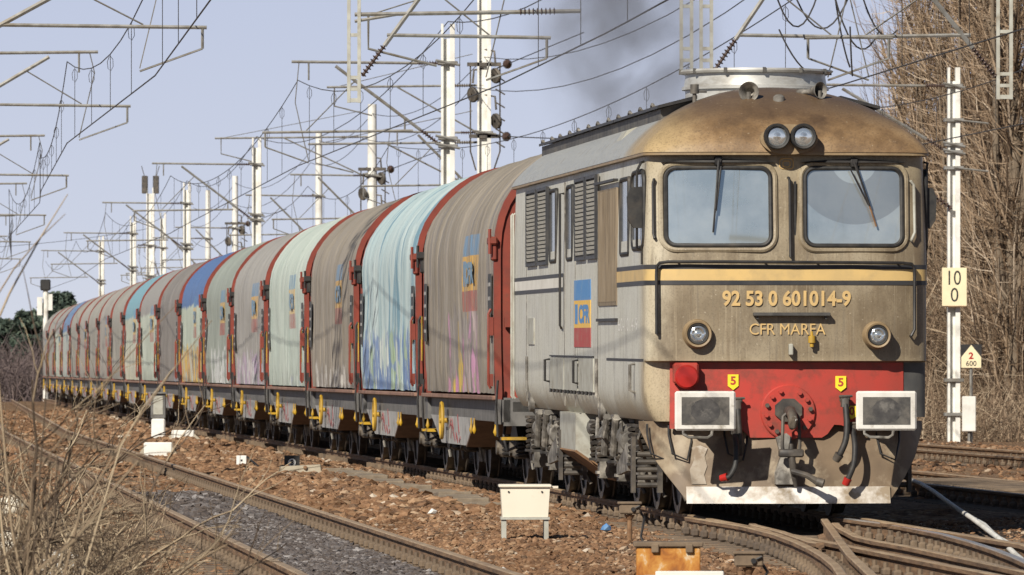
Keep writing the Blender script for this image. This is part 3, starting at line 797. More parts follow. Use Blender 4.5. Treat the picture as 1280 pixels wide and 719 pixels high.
for s in (-1, 1):
    for v0, v1 in ((5.6, 6.62), (6.82, 7.9), (11.35, 12.5), (12.75, 14.0)):
        b = LB(); z0, z1 = 2.57, 3.40
        sbox(b, s, v0, v1, z0, z1, -.02, .008)
        lv = b.build('louvre', M['louvre_dark'], loco, 0)
        b = LB(); n = 17
        for k in range(n):
            zc = z0 + .03 + (z1 - z0 - .06) * (k + .5) / n
            b.box((s * (HW + .018), (v0 + v1) / 2, zc), (.006, v1 - v0 - .06, .031), rot=Matrix.Rotation(s * R(16), 3, 'Y'))
        b.build('slats', M['louvre'], lv, 0)
        b = LB()
        for a0, a1, c0, c1 in ((v0 - .02, v1 + .02, z1 - .015, z1 + .02), (v0 - .02, v1 + .02, z0 - .02, z0 + .015), (v0 - .02, v0 + .03, z0 + .015, z1 - .015), (v1 - .03, v1 + .02, z0 + .015, z1 - .015)): sbox(b, s, a0, a1, c0, c1, -.01, .03)
        b.build('louvre_frame', M['stripe_black'], lv, 0)
    # weathered shutter door
    b = LB(); sbox(b, s, 3.5, 5.42, 2.06, 3.24, -.01, .012)
    dr = b.build('side_door', M['door_brown'], loco, 0)
    b = LB()
    for k in range(9): sbox(b, s, 3.56 + k * .21, 3.60 + k * .21, 2.1, 3.22, .012, .022)
    b.build('door_ribs', M['door_brown'], dr, 0)
    b = LB(); sbox(b, s, 3.42, 5.5, 3.30, 3.325, 0, .05); b.build('door_drip_rail', M['black'], loco, 0)
    b = LB(); sbox(b, s, 3.45, 5.46, 1.90, 1.93, 0, .03); b.build('door_sill', M['black'], loco, 0)
    # panel seams
    b = LB()
    for v in (5.52, 8.05, 9.3, 14.15): sbox(b, s, v, v + .03, 1.0, 3.42, -.01, .004)
    b.build('panel_joint', M['gear_light'], loco, 0)
    # door handle pipe
    b = LB(); u = s * (HW + .045)
    b.tube([(s * HW, 9.42, 3.30), (u, 9.4, 3.30), (u, 9.4, 1.87), (s * HW, 9.75, 1.84)], .014, 6); b.build('side_handrail', M['black'], loco, 40)
    b = LB()
    for v in (15.75, 16.05): b.tube([(s * HW, v, 3.2), (s * (HW + .022), v, 3.18), (s * (HW + .022), v, 1.05), (s * HW, v, 1.02)], .013, 6)
    b.build('rear_handrail', M['body_flat'], loco, 40)
    # equipment hatches
    for v0, v1 in ((5.95, 7.6), (7.72, 9.25), (9.35, 11.0)):
        b = LB(); sbox(b, s, v0, v1, 1.17, 1.52, -.02, .012); ht = b.build('equipment_hatch', M['body_flat'], loco, 0)
        for q in range(4): b = LB(); b.cyl((s * (HW + .02), v0 + .2 + q * (v1 - v0 - .4) / 3, 1.135), (s * (HW + .02), v0 + .2 + q * (v1 - v0 - .4) / 3, 1.175), .018, n=6); b.build('hinge', M['black'], ht, 0)
    b = LB(); sbox(b, s, 5.95, 11.0, 1.53, 1.545, -.01, .02); b.build('hatch_drip_rail', M['black'], loco, 0)
    for v in (7.66, 11.1):
        b = LB(); b.tube([(s * HW, v, 1.50), (s * (HW + .06), v, 1.49), (s * (HW + .06), v, 1.26), (s * HW, v, 1.25)], .016, 6); b.build('hatch_handle', M['black'], loco, 40)
    b = LB(); b.tube([(s * HW, 1.75, 1.48), (s * (HW + .05), 1.75, 1.47), (s * (HW + .05), 1.75, 1.22), (s * HW, 1.75, 1.2)], .018, 6); b.build('step_handle', M['gear_light'], loco, 40)
    b = LB(); sbox(b, s, 13.1, 13.9, 1.66, 1.96, -.01, .014); b.build('filler_flap', M['body_flat'], loco, 0)
    # jacking lugs with their pipes
    for v in (5.55, 14.0):
        b = LB(); b.lathe([(.12, 0), (.12, .05), (.10, .06), (.05, .06), (.045, .03), (0, .03)], (s * (HW - .07), v, 1.0), (s, 0, 0), 18)
        b.tube([(s * (HW + .01), v, 1.12), (s * (HW + .012), v, 1.52)], .022, 6); b.build('jacking_lug', M['gear_light'], loco, 35)
    # small recess step in the chin
    b = LB(); sbox(b, s, 1.25, 1.75, 1.06, 1.20, -.10, -.055); b.build('foot_recess', M['black'], loco, 0)
    # emblem
    em = None
    for nm, z0, z1, mt in (('blue_field', 2.13, 2.345, 'blue_flag'), ('yellow_field', 1.84, 2.13, 'yellow_flag'), ('red_field', 1.635, 1.84, 'red_flag')):
        b = LB(); sbox(b, s, 6.3, 8.15, z0, z1, 0, .006); q = b.build(nm, M[mt], loco if em is None else em, 0)
        if em is None: em = q; q.name = 'flag_emblem'
    lettering('CFR', lambda a, c: (s * (HW + .0075), (7.62 - 1.25 * a if s < 0 else 6.4 + 1.25 * a), 1.885 + .2 * c), M['blue_flag'], em, bold=.05, warp=wl)
    b = LB(); sbox(b, s, 7.72, 8.05, 1.88, 2.09, .0062, .008); b.build('letter_block', M['blue_flag'], em, 0)
    # faded stencils
    lettering('60-1014-9', lambda a, c: (s * (HW + .002), (3.4 - 1.9 * a if s < 0 else 1.5 + 1.9 * a), 1.80 + .13 * c), M['white'], loco, bold=.0, warp=wl)

# ---- roof gear
RV = 3.35
b = LB(); b.lathe([(.70, -.25), (.70, .03), (.735, .035), (.735, .065), (.715, .07), (.70, .16), (.70, .19), (.745, .195), (.755, .215), (.745, .235), (.69, .235), (.66, .2), (.64, -.1), (0, -.1)], (.0, RV, 4.17), (0, 0, 1), 56)
cw = b.build('roof_fan_cowl', M['cowl'], loco, 35)
b = LB()
for k in range(12):
    a = 2 * math.pi * k / 12; b.box((.752 * math.cos(a), RV + .752 * math.sin(a), 4.385), (.03, .03, .05), rot=None)
b.build('cowl_clamps', M['roofgear'], cw, 0)
b = LB(); b.cyl((-.0, RV, 4.0), (0, RV, 4.30), .10, n=14)
for k in range(6): b.box((.32 * math.cos(k * 1.047), RV + .32 * math.sin(k * 1.047), 4.27), (.62, .10, .02), rot=Matrix.Rotation(k * 1.047, 3, 'Z'))
b.build('fan', M['black'], cw, 0)
for s in (-1, 1):
    b = LB()
    P = [(s * 1.06, 3.84), (s * 1.06, 3.985), (s * .73, 4.075), (s * .73, 4.0)]
    b.prism(P, 2.3, 15.7, lambda p, q, t: (p, t, q)); wk = b.build('roof_ventilator', M['roofgear'], loco, 0)
    v = 2.2
    while v < 15.5:
        b = LB(); b.prism([(s * 1.10, 3.985), (s * 1.10, 4.015), (s * .71, 4.115), (s * .71, 4.08)], v, v + 2.2, lambda p, q, t: (p, t, q)); b.build('cover_plate', M['black'], wk, 0)
        for dv in (.5, 1.7): b = LB(); b.tube([(s * 1.05, v + dv, 4.0), (s * 1.09, v + dv + .0, 4.025), (s * 1.09, v + dv + .1, 4.045), (s * 1.09, v + dv + .2, 4.025), (s * 1.05, v + dv + .2, 4.0)], .016, 6); b.build('lifting_eye', M['gear_light'], wk, 40)
        v += 2.25
    b = LB(); b.prism([(s * 1.25, 3.70), (s * 1.16, 3.84), (s * .95, 3.92), (s * 1.0, 3.85)], 4.6, 5.1, lambda p, q, t: (p, t, q)); b.build('roof_bracket', M['body_flat'], loco, 0)
def horn(px, py, v, r, ax):
    u = (px - 640) / (8550 / (65 + v)) - XC(65 + v); z = 1.43 + (462 - py) / (8550 / (65 + v)) - TILT * (v - LV0)
    ax = Vector(ax).normalized(); o = Vector((u, v, z)) - ax * .3
    b = LB(); b.lathe([(.0, 0), (.03, 0), (.032, .08), (.022, .1), (.03, .18), (.05, .25), (r * .8, .29), (r, .31), (r * .97, .315), (r * .75, .29), (.04, .2), (0, .15)], o, ax, 24)
    q = o + ax * .07; b.cyl((q.x, q.y, q.z), (q.x, q.y, roof_z(q.x, q.y) - .05), .024, n=8); b.cyl((u, v + .02, z), (u, v + .03, roof_z(u, v) - .06), .022, n=8)
    b.build('horn', M['gear_light'], loco, 40)
horn(936, 115, 1.30, .10, (-.25, -1, .0)); horn(1025, 113, 1.35, .085, (.75, -1, .05))
b = LB(); v = 1.9; u = -.77; b.cyl((u, v, roof_z(u, v) - .03), (u, v, 4.14), .02, n=8); b.cyl((u, v, 4.12), (u, v, 4.21), .042, n=12); b.cyl((u, v, 4.14), (u + .12, v, 4.14), .014, n=6); b.build('aerial', M['roofgear'], loco, 40)
b = LB(); u, v = -.02, 1.25; b.lathe([(.06, -.05), (.055, .03), (.03, .05), (0, .055)], (u, v, roof_z(u, v)), (0, 0, 1), 14); b.build('roof_knob', M['gear_light'], loco, 40)

# ---- red buffer beam
b = LB(); P = [(-1.13, 1.498), (-1.13, .86), (-.45, .86), (-.36, .775), (.33, .775), (.385, .81), (.45, .90), (.52, .895), (.60, .86), (1.13, .86), (1.13, 1.498)]
def beam_bot(u):
    B = P[1:10]
    for (a0, c0), (a1, c1) in zip(B, B[1:]):
        if a0 <= u <= a1: return c0 + (c1 - c0) * (u - a0) / (a1 - a0)
    return .86
def beam_v(u): return fv(u, 1.0) - .035
ub = sorted(set([-1.13 + 2.26 * k / 40 for k in range(41)] + [p[0] for p in P[1:10]]))
b.grid([[(u, beam_v(u), 1.498) for u in ub], [(u, beam_v(u), 1.2) for u in ub], [(u, beam_v(u), beam_bot(u)) for u in ub], [(u, beam_v(u) + .04, beam_bot(u)) for u in ub]])
for e in (-1, 1): b.grid([[(e * 1.13, beam_v(1.13), z), (e * 1.13, beam_v(1.13) + .045, z)] for z in (.86, 1.498)])
beam = b.build('buffer_beam', M['red'], loco, 30)
b = LB(); b.lathe([(0, .03), (.255, .03), (.265, .02), (.265, -.02)], (0, vf0(1.) - .035, 1.02), (0, -1, 0), 40); b.build('draw_plate', M['red'], beam, 30)
for k in range(14):
    a = R(25.7 * k + 8)
    if abs(math.cos(a)) < .35: continue
    b = LB(); b.cyl((.215 * math.cos(a), vf0(1.) - .06, 1.02 + .215 * math.sin(a)), (.215 * math.cos(a), vf0(1.) - .105, 1.02 + .215 * math.sin(a)), .022, n=6); b.build('bolt', M['red'] if k % 3 else M['dark_gear'], beam, 0)
b = LB(); vq = vf0(1.) - .07; b.prism([(.14 * math.cos(R(45 * k + 22.5)), .12 * math.sin(R(45 * k + 22.5))) for k in range(8)], vq - .03, vq + .02, lambda p, q, t: (p, t, 1.04 + q)); b.build('hook_guide', M['dark_gear'], beam, 0)
b = LB(); b.box((-.99, vf0(1.) - .06, 1.395), (.24, .16, .20), ch=.02); lm_ = b.build('tail_lamp_box', M['red'], beam, 30)
b = LB(); b.lathe([(.115, 0), (.115, .03), (.10, .045), (0, .05)], (-.99, vf0(1.) - .14, 1.36), (0, -1, 0), 24); b.build('tail_lens', M['lamp_red'], lm_, 40)
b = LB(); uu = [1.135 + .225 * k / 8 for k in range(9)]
b.grid([[(u, fv(u, 1.2) - .012, z) for u in uu] for z in (1.495, 1.2, .97)]); b.build('beam_end_shade', M['chin_shade'], beam, 30)  # added dark strip: paints the shade on the right end of the chin
# draw hook and screw coupling
b = LB(); b.tube([(0, vq, 1.03), (0, vq - .16, 1.03), (0, vq - .30, 1.0), (0, vq - .36, .96), (0, vq - .34, .90), (0, vq - .28, .88)], [.055, .055, .05, .048, .045, .03], 8); b.build('draw_hook', M['dark_gear'], loco, 50)
b = LB()
for s in (-1, 1): b.tube([(s * .03, vq - .20, 1.02), (s * .075, vq - .20, .98), (s * .085, vq - .22, .70), (s * .07, vq - .22, .62)], .018, 6)
b.box((0, vq - .22, .63), (.24, .08, .08), ch=.015)
b.tube([(0, vq - .22, .72), (0, vq - .22, .64), (.015, vq - .22, .52), (.03, vq - .2, .42), (.05, vq - .18, .31)], [.022, .03, .035, .03, .018], 8)
b.tube([(.0, vq - .25, .46), (.14, vq - .3, .42), (.24, vq - .3, .36)], [.03, .028, .035], 8)
b.cyl((.24, vq - .3, .36), (.30, vq - .32, .34), .045, n=10)
b.build('screw_coupling', M['dark_gear'], loco, 45)
b = LB(); b.tube([(.01, vq - .37, .96), (.01, vq - .385, .955)], .028, 12); b.tube([(.01, vq - .385, .955), (.01, vq - .39, .954)], .018, 10); b.build('hook_end_mark', M['white'], loco, 40)

# ---- buffers
for s, px in ((-1, 881), (1, 1109)):
    u = (px - 640) / 131.5 - XC(65); zc = 1.04
    b = LB(); b.lathe([(.17, .72), (.17, .60), (.13, .59), (.13, .30), (.105, .29), (.105, .03)], (u, .0, zc), (0, 1, 0), 20); bf = b.build('buffer', M['black'], loco, 40)
    b = LB(); b.box((u, .02, zc), (.58, .045, .375), ch=.018)
    b.build('buffer_plate', M['buffer_white'], bf, 0)
    b = LB(); b.box((u, -.004, zc), (.455, .006, .262)); b.build('plate_face', M['greasy'], bf, 0)
    b = LB(); P = [(u + .14 * math.cos(2 * math.pi * k / 22) * (1 + .05 * math.sin(3.3 * k)), zc + .118 * math.sin(2 * math.pi * k / 22) * (1 + .04 * math.sin(5.1 * k + 1))) for k in range(22)]
    b.prism(P, -.0095, -.004, lambda p, q, t: (p, t, q)); b.build('grease_patch', M['grease'], bf, 0)
    b = LB(); b.tube([(u - .21, .03, .86), (u - .21, .02, .82), (u - .16, 0, .79), (u + .02, 0, .785), (u + .06, .02, .81), (u + .07, .03, .86)], .014, 6); b.build('shunter_handle', M['gear_light'], bf, 40)
# ---- hoses
def hose(name, pts, r, mt='black_rubber', end=None):
    b = LB(); pts = [Vector(p) for p in pts]; q = []
    for i in range(len(pts) - 1):
        p0 = pts[max(i - 1, 0)]; p1 = pts[i]; p2 = pts[i + 1]; p3 = pts[min(i + 2, len(pts) - 1)]
        for k in range(6):
            t = k / 6; q.append(.5 * ((2 * p1) + (p2 - p0) * t + (2 * p0 - 5 * p1 + 4 * p2 - p3) * t * t + (3 * p1 - p0 - 3 * p2 + p3) * t ** 3))
    q.append(pts[-1]); b.tube(q, r, 8); h = b.build(name, M[mt], loco, 50)
    b = LB(); d_ = (pts[-1] - pts[-2]).normalized(); b.tube([pts[-1] - d_ * .02, pts[-1] + d_ * .05], [r * 1.5, r * 1.25], 10); b.tube([pts[-1] + d_ * .03 + Vector((-.03, 0, 0)), pts[-1] + d_ * .03 + Vector((.035, 0, -.01))], .018, 6)
    b.build('hose_coupling', M[end or 'dark_gear'], h, 40)
    b = LB(); b.tube([pts[0] + Vector((0, .10, .02)), pts[0], pts[0] - Vector((0, 0, .05))], r * 1.45, 8); b.box(pts[0] + Vector((0, .03, .03)), (.10, .07, .07), ch=.012); b.cyl(pts[0] + Vector((-.06, .0, .05)), pts[0] + Vector((.07, 0, .055)), .014, n=6); b.build('angle_cock', M['dark_gear'], h, 40)
v0 = vf0(1.) - .13
hose('brake_hose', [(FU(921), v0, 1.10), (FU(922), v0 - .04, .92), (FU(923), v0 - .05, .74), (FU(922), v0, .60)], .03)
hose('brake_hose', [(FU(917), v0 + .02, .86), (FU(917), v0 - .16, .70), (FU(915), v0 - .22, .52), (FU(908), v0 - .22, .41), (FU(903), v0 - .2, .40)], .027, 'black_rubber', 'lamp_red')
hose('brake_hose', [(FU(1056), v0, 1.12), (FU(1057), v0 - .06, .93), (FU(1055), v0 - .10, .76), (FU(1049), v0 - .1, .64), (FU(1046), v0 - .08, .60)], .031)
hose('brake_hose', [(FU(1065), v0, .86), (FU(1066), v0 - .12, .70), (FU(1064), v0 - .16, .53), (FU(1059), v0 - .16, .42), (FU(1056), v0 - .15, .37)], .028, 'black_rubber', 'lamp_red')
# yellow tags
def ytag(px, py, txt, h=.15):
    u, z = FU(px), FZ(py); v = vf0(1.) - .045 + .085 * (u / 1.37) ** 2
    b = LB(); P = [(-.052, h / 2), (-.052, -.035), (0, -h / 2), (.052, -.035), (.052, h / 2)]
    b.prism(P, v - .006, v, lambda p, q, t: (u + p, t, z + q)); tg = b.build('number_tag', M['sign_yellow'], loco, 0)
    lettering(txt, lambda a, c: (u - .026 + .052 * a, v - .008, z - .025 + .082 * c), M['red'], tg, bold=.03, warp=wl)
ytag(917, 478, '5'); ytag(1052, 480, '5'); ytag(1066, 516, '0', .13)

# ---- snowplough
b = LB(); n = 26
def plow_v(u): return .78 + .12 * abs(u) + 1.9 * max(0, abs(u) - 1.02) ** 1.7
def pv(u, z): return plow_v(u) - .24 * max(0, min(1, (.93 - z) / .775)) ** .8
def plow_bot(u):
    a = abs(u)
    for (a0, z0), (a1, z1) in zip([(0, .155), (.97, .155), (1.12, .36), (1.25, .54), (1.33, .70), (1.38, .86)], [(.97, .155), (1.12, .36), (1.25, .54), (1.33, .70), (1.38, .86), (1.5, .9)]):
        if a <= a1: return z0 + (z1 - z0) * (a - a0) / (a1 - a0)
us = sorted(set([-1.38 + 2.76 * k / n for k in range(n + 1)] + [-.97, .97]))
for off in (0,):
    rows = [[(u, pv(u, plow_bot(u) + (.93 - plow_bot(u)) * t), plow_bot(u) + (.93 - plow_bot(u)) * t) for u in us] for t in (0, .2, .4, .6, .8, 1)]
    b.grid(rows); b.grid([[(x, y + .03, z) for x, y, z in r] for r in rows])
    for e in (0, -1): b.grid([rows[e], [(x, y + .03, z) for x, y, z in rows[e]]])
    for e in (0, -1): b.grid([[r[e] for r in rows], [(r[e][0], r[e][1] + .03, r[e][2]) for r in rows]])
plow = b.build('snowplough', M['plow'], loco, 25)
b = LB(); us2 = [-.985 + 1.97 * k / 12 for k in range(13)]

b.grid([[(u, pv(u, .15) + .03, .145) for u in us2], [(u, pv(u, .15) - .025, .145) for u in us2], [(u, pv(u, .3) - .02, .305) for u in us2], [(u, pv(u, .3) + .03, .31) for u in us2]], closed=False)
b.build('plough_blade', M['plow_white'], plow, 25)
b = LB(); P = [(-.12, .33), (-.12, .44), (-.06, .60), (-.10, .78), (.0, .82), (.05, .78), (.03, .6), (.08, .44), (.08, .33)]
b.prism(P, -.07, .02, lambda p, q, t: (p - .02, pv(0, q) + t, q)); b.build('centre_bracket', M['gear_light'], plow, 30)
b = LB(); b.prism([(-.93, .33), (-.79, .33), (-.81, .42), (-.78, .50), (-.80, .60), (-.77, .67), (-.84, .70), (-.92, .68), (-.90, .56), (-.945, .47)], 0, .006, lambda p, q, t: (p, pv(p, q) - .012 + t, q)); b.build('whitewash_patch', pmat('faded whitewash', (.46, .42, .36), (.30, .25, .19), 5, .7, dirt=(.22, .165, .11), dscale=7, dlo=.5, dhi=.62), plow, 0)
for u in (-1.24, -1.05, -.52, .96):
    b = LB(); v = plow_v(u) - .06; b.tube([(u - .08, v + .06, .90), (u - .085, v, .80), (u - .06, pv(u, .62) - .06, .62), (u + .08, pv(u, .56) - .06, .56), (u + .13, v - .05, .74), (u + .14, v + .04, .84)], .011, 6); b.build('foot_stirrup', M['black'], plow, 40)

# ---- bogies
AX = ((3.0, 4.97, 7.0), (10.9, 12.95, 15.0))
def wheelset_mesh(r, tread=.135, gauge=.752, rim='wheel'):
    b = MB()
    for s in (-1, 1):
        b.lathe([(.09, .10), (.09, .02), (r * .55, .03), (r * .84, .045), (r * .86, .07), (r, .07), (r + .002, -.03), (r + .028, -.045), (r + .026, -.07), (r * .85, -.07), (r * .8, -.03), (.1, -.04)], (s * gauge, 0, 0), (s, 0, 0), 32)
    b.cyl((-1.05, 0, 0), (1.05, 0, 0), .085, n=12)
    return b.mesh('wheelset', M[rim], 35)
def coil(b, c, h, R0, r, turns=5, n=12):
    N = turns * n; b.tube([(c[0] + R0 * math.cos(2 * math.pi * k / n), c[1] + R0 * math.sin(2 * math.pi * k / n), c[2] + h * k / N) for k in range(N + 1)], r, 5)
WM = wheelset_mesh(.55)
for bi, axs in enumerate(AX):
    cv = axs[1]
    b = MB()
    for s in (-1, 1):
        P = [(axs[0] - .75, .62), (axs[0] - .6, .80), (axs[0] - .1, .80), (axs[0] + .5, .66), (cv - .5, .66), (cv - .3, .82), (cv + .3, .82), (cv + .5, .66), (axs[2] - .5, .66), (axs[2] + .1, .80), (axs[2] + .6, .8), (axs[2] + .75, .62), (axs[2] + .4, .52), (cv + .8, .50), (cv, .54), (cv - .8, .50), (axs[0] - .4, .52)]
        b.prism(P, s * 1.0, s * 1.06, lambda p, q, t: (t, p, q))
    for v in (axs[0] - .8, cv - 1.0, cv + 1.0, axs[2] + .8): b.box((0, v, .62), (2.1, .16, .2))
    bg_ = b.build('bogie', M['bogie_dark'], loco, 30)
    for a in axs:
        o = put('wheelset', WM, bg_); o.location = (0, a, .55)
        for s in (-1, 1):
            b = MB(); b.prism([(-.13, -.17), (-.10, -.26), (.10, -.26), (.13, -.17), (.12, .12), (.05, .17), (-.05, .17), (-.12, .12)], s * 1.03, s * 1.22, lambda p, q, t: (t, a + p, .55 + q)); b.cyl((s * 1.20, a, .53), (s * 1.25, a, .53), .085, n=12)
            for dz in (-.2, .0): b.box((s * 1.235, a, .55 + dz), (.03, .16, .03))
            b.build('axle_box', M['gear_light'], bg_, 30)
            for dv in (-.36, .36):
                b = MB(); coil(b, (s * 1.16, a + dv, .50), .36, .10, .024, 6); b.cyl((s * 1.16, a + dv, .47), (s * 1.16, a + dv, .5), .13, n=12); b.cyl((s * 1.16, a + dv, .86), (s * 1.16, a + dv, .89), .13, n=12); b.build('coil_spring', M['bogie_dark'], bg_, 40)
            b = MB(); b.tube([(s * 1.0, a - .52, .62), (s * .95, a - .60, .45), (s * .80, a - .66, .14)], .022, 6); b.tube([(s * 1.02, a + .62, .6), (s * 1.1, a + .66, .36), (s * 1.08, a + .55, .30)], .03, 6); b.box((s * .80, a - .62, .45), (.12, .07, .30)); b.box((s * .80, a + .62, .45), (.12, .07, .30)); b.build('brake_rigging', M['dark_gear'], bg_, 30)
    for s in (-1, 1):
        for v in (cv - .95, cv + .95):
            b = MB(); b.lathe([(0, 0), (.11, 0), (.12, .02), (.12, .42), (.10, .44), (.04, .45), (.03, .62), (0, .62)], (s * 1.20, v - .3, .70), (0, 1, .15), 14); b.tube([(s * 1.2, v - .25, .72), (s * 1.3, v - .25, .80), (s * 1.28, v, .9)], .018, 6); b.build('brake_cylinder', M['gear_light'], bg_, 35)
        for v, L in ((cv - .45, .75), (cv + .5, .7)):
            b = MB(); b.box((s * 1.21, v, .75), (.10, .26, .36), ch=.02); b.box((s * 1.24, v + .02, .95), (.16, .34, .05)); b.cyl((s * 1.29, v + .13, .57), (s * 1.29, v - .13, .94), .045, n=10); b.build('damper_bracket', M['gear_light'], bg_, 30)
        b = MB()
        for k in range(5): b.cyl((s * 1.10, axs[0] - .98 + k * .0, .30 + k * .075), (s * 1.36, axs[0] - .98, .30 + k * .075), .026, n=8)
        b.box((s * 1.10, axs[0] - .98, .5), (.05, .10, .55)); b.box((s * 1.36, axs[0] - .98, .5), (.04, .10, .55)); b.build('sand_box_ladder', M['dark_gear'], bg_, 30)
        b = MB(); b.prism([(axs[0] + .3, .56), (axs[0] + .5, .70), (cv - .5, .46), (cv - .55, .36), (axs[0] + .4, .42)], s * 1.24, s * 1.28, lambda p, q, t: (t, p, q)); b.build('side_link', M['gear_light'], bg_, 30)
# dark underframe between the wheels and the fuel tank
b = LB(); b.box((0, 8.5, .90), (2.2, 14.8, .12)); b.box((0, 8.6, .70), (1.3, 14.2, .36)); b.build('underframe', M['dark_gear'], loco, 0)
b = LB(); P = [(-1.36, .93), (-1.36, .53), (-.92, .22), (.92, .22), (1.36, .53), (1.36, .93)]
b.prism(P, 8.15, 10.0, lambda p, q, t: (p, t, q)); tk = b.build('fuel_tank', M['body_flat'], loco, 0)
b = LB(); b.prism([(-1.375, .52), (-.92, .205), (-.90, .225), (-1.355, .54)], 8.1, 10.05, lambda p, q, t: (p, t, q)); b.prism([(-1.20, .42), (-1.0, .28), (-.98, .30), (-1.18, .44)], 8.05, 8.15, lambda p, q, t: (p, t, q)); b.build('tank_strap', M['rust'], tk, 0)
for s in (-1, 1):
    for P, r in (([(s * 1.1, 7.6, .85), (s * 1.25, 7.5, .7), (s * 1.2, 7.8, .45), (s * 1.1, 8.1, .4)], .025), ([(s * 1.15, 10.2, .9), (s * 1.28, 10.3, .62), (s * 1.2, 10.5, .4)], .025), ([(s * 1.3, 5.2, .9), (s * 1.33, 5.3, .72), (s * 1.3, 6.4, .70), (s * 1.28, 6.5, .9)], .02), ([(s * 1.25, 2.0, .92), (s * 1.3, 2.1, .75), (s * 1.2, 2.5, .55), (s * 1.1, 2.6, .3)], .018)):
        b = LB(); b.tube(P, r, 6); b.build('air_pipe', M['gear_light'], loco, 40)
    b = LB(); b.lathe([(0, 0), (.10, .01), (.11, .05), (.11, .45), (.09, .5), (0, .5)], (s * 1.15, 7.55, .78), (0, 1, 0), 14); b.build('air_tank', M['gear_light'], loco, 40)
# ------------------------------------------------------------------ covered wagons
SEC = [(1.43, 1.12), (1.445, 1.6), (1.45, 2.1), (1.45, 2.6), (1.45, 2.9), (1.425, 3.14), (1.34, 3.42), (1.14, 3.715), (.92, 3.93), (.65, 4.10), (.30, 4.205), (0, 4.235)]
def sec_pts(n=44):
    full = [(-u, z) for u, z in SEC] + [(u, z) for u, z in reversed(SEC[:-1])]
    # Catmull-Rom resample by arc length
    P = [Vector((u, 0, z)) for u, z in full]; q = []
    for i in range(len(P) - 1):
        p0, p1, p2, p3 = P[max(i - 1, 0)], P[i], P[i + 1], P[min(i + 2, len(P) - 1)]
        for k in range(8):
            t = k / 8; q.append(.5 * ((2 * p1) + (p2 - p0) * t + (2 * p0 - 5 * p1 + 4 * p2 - p3) * t * t + (3 * p1 - p0 - 3 * p2 + p3) * t ** 3))
    q.append(P[-1]); L = [0]
    for a, b in zip(q, q[1:]): L.append(L[-1] + (b - a).length)
    out = []; j = 0
    for k in range(n + 1):
        s_ = L[-1] * k / n
        while j < len(q) - 2 and L[j + 1] < s_: j += 1
        t = (s_ - L[j]) / max(L[j + 1] - L[j], 1e-9); p = q[j].lerp(q[j + 1], max(0, min(1, t))); out.append((p.x, p.z))
    return out
SP = sec_pts()
def sec_off(off):
    out = []
    for i, (u, z) in enumerate(SP):
        a = SP[max(i - 1, 0)]; c = SP[min(i + 1, len(SP) - 1)]; t = Vector((c[0] - a[0], c[1] - a[1])).normalized()
        out.append((u - t.y * off * 1.0, z + t.x * off))
    return out
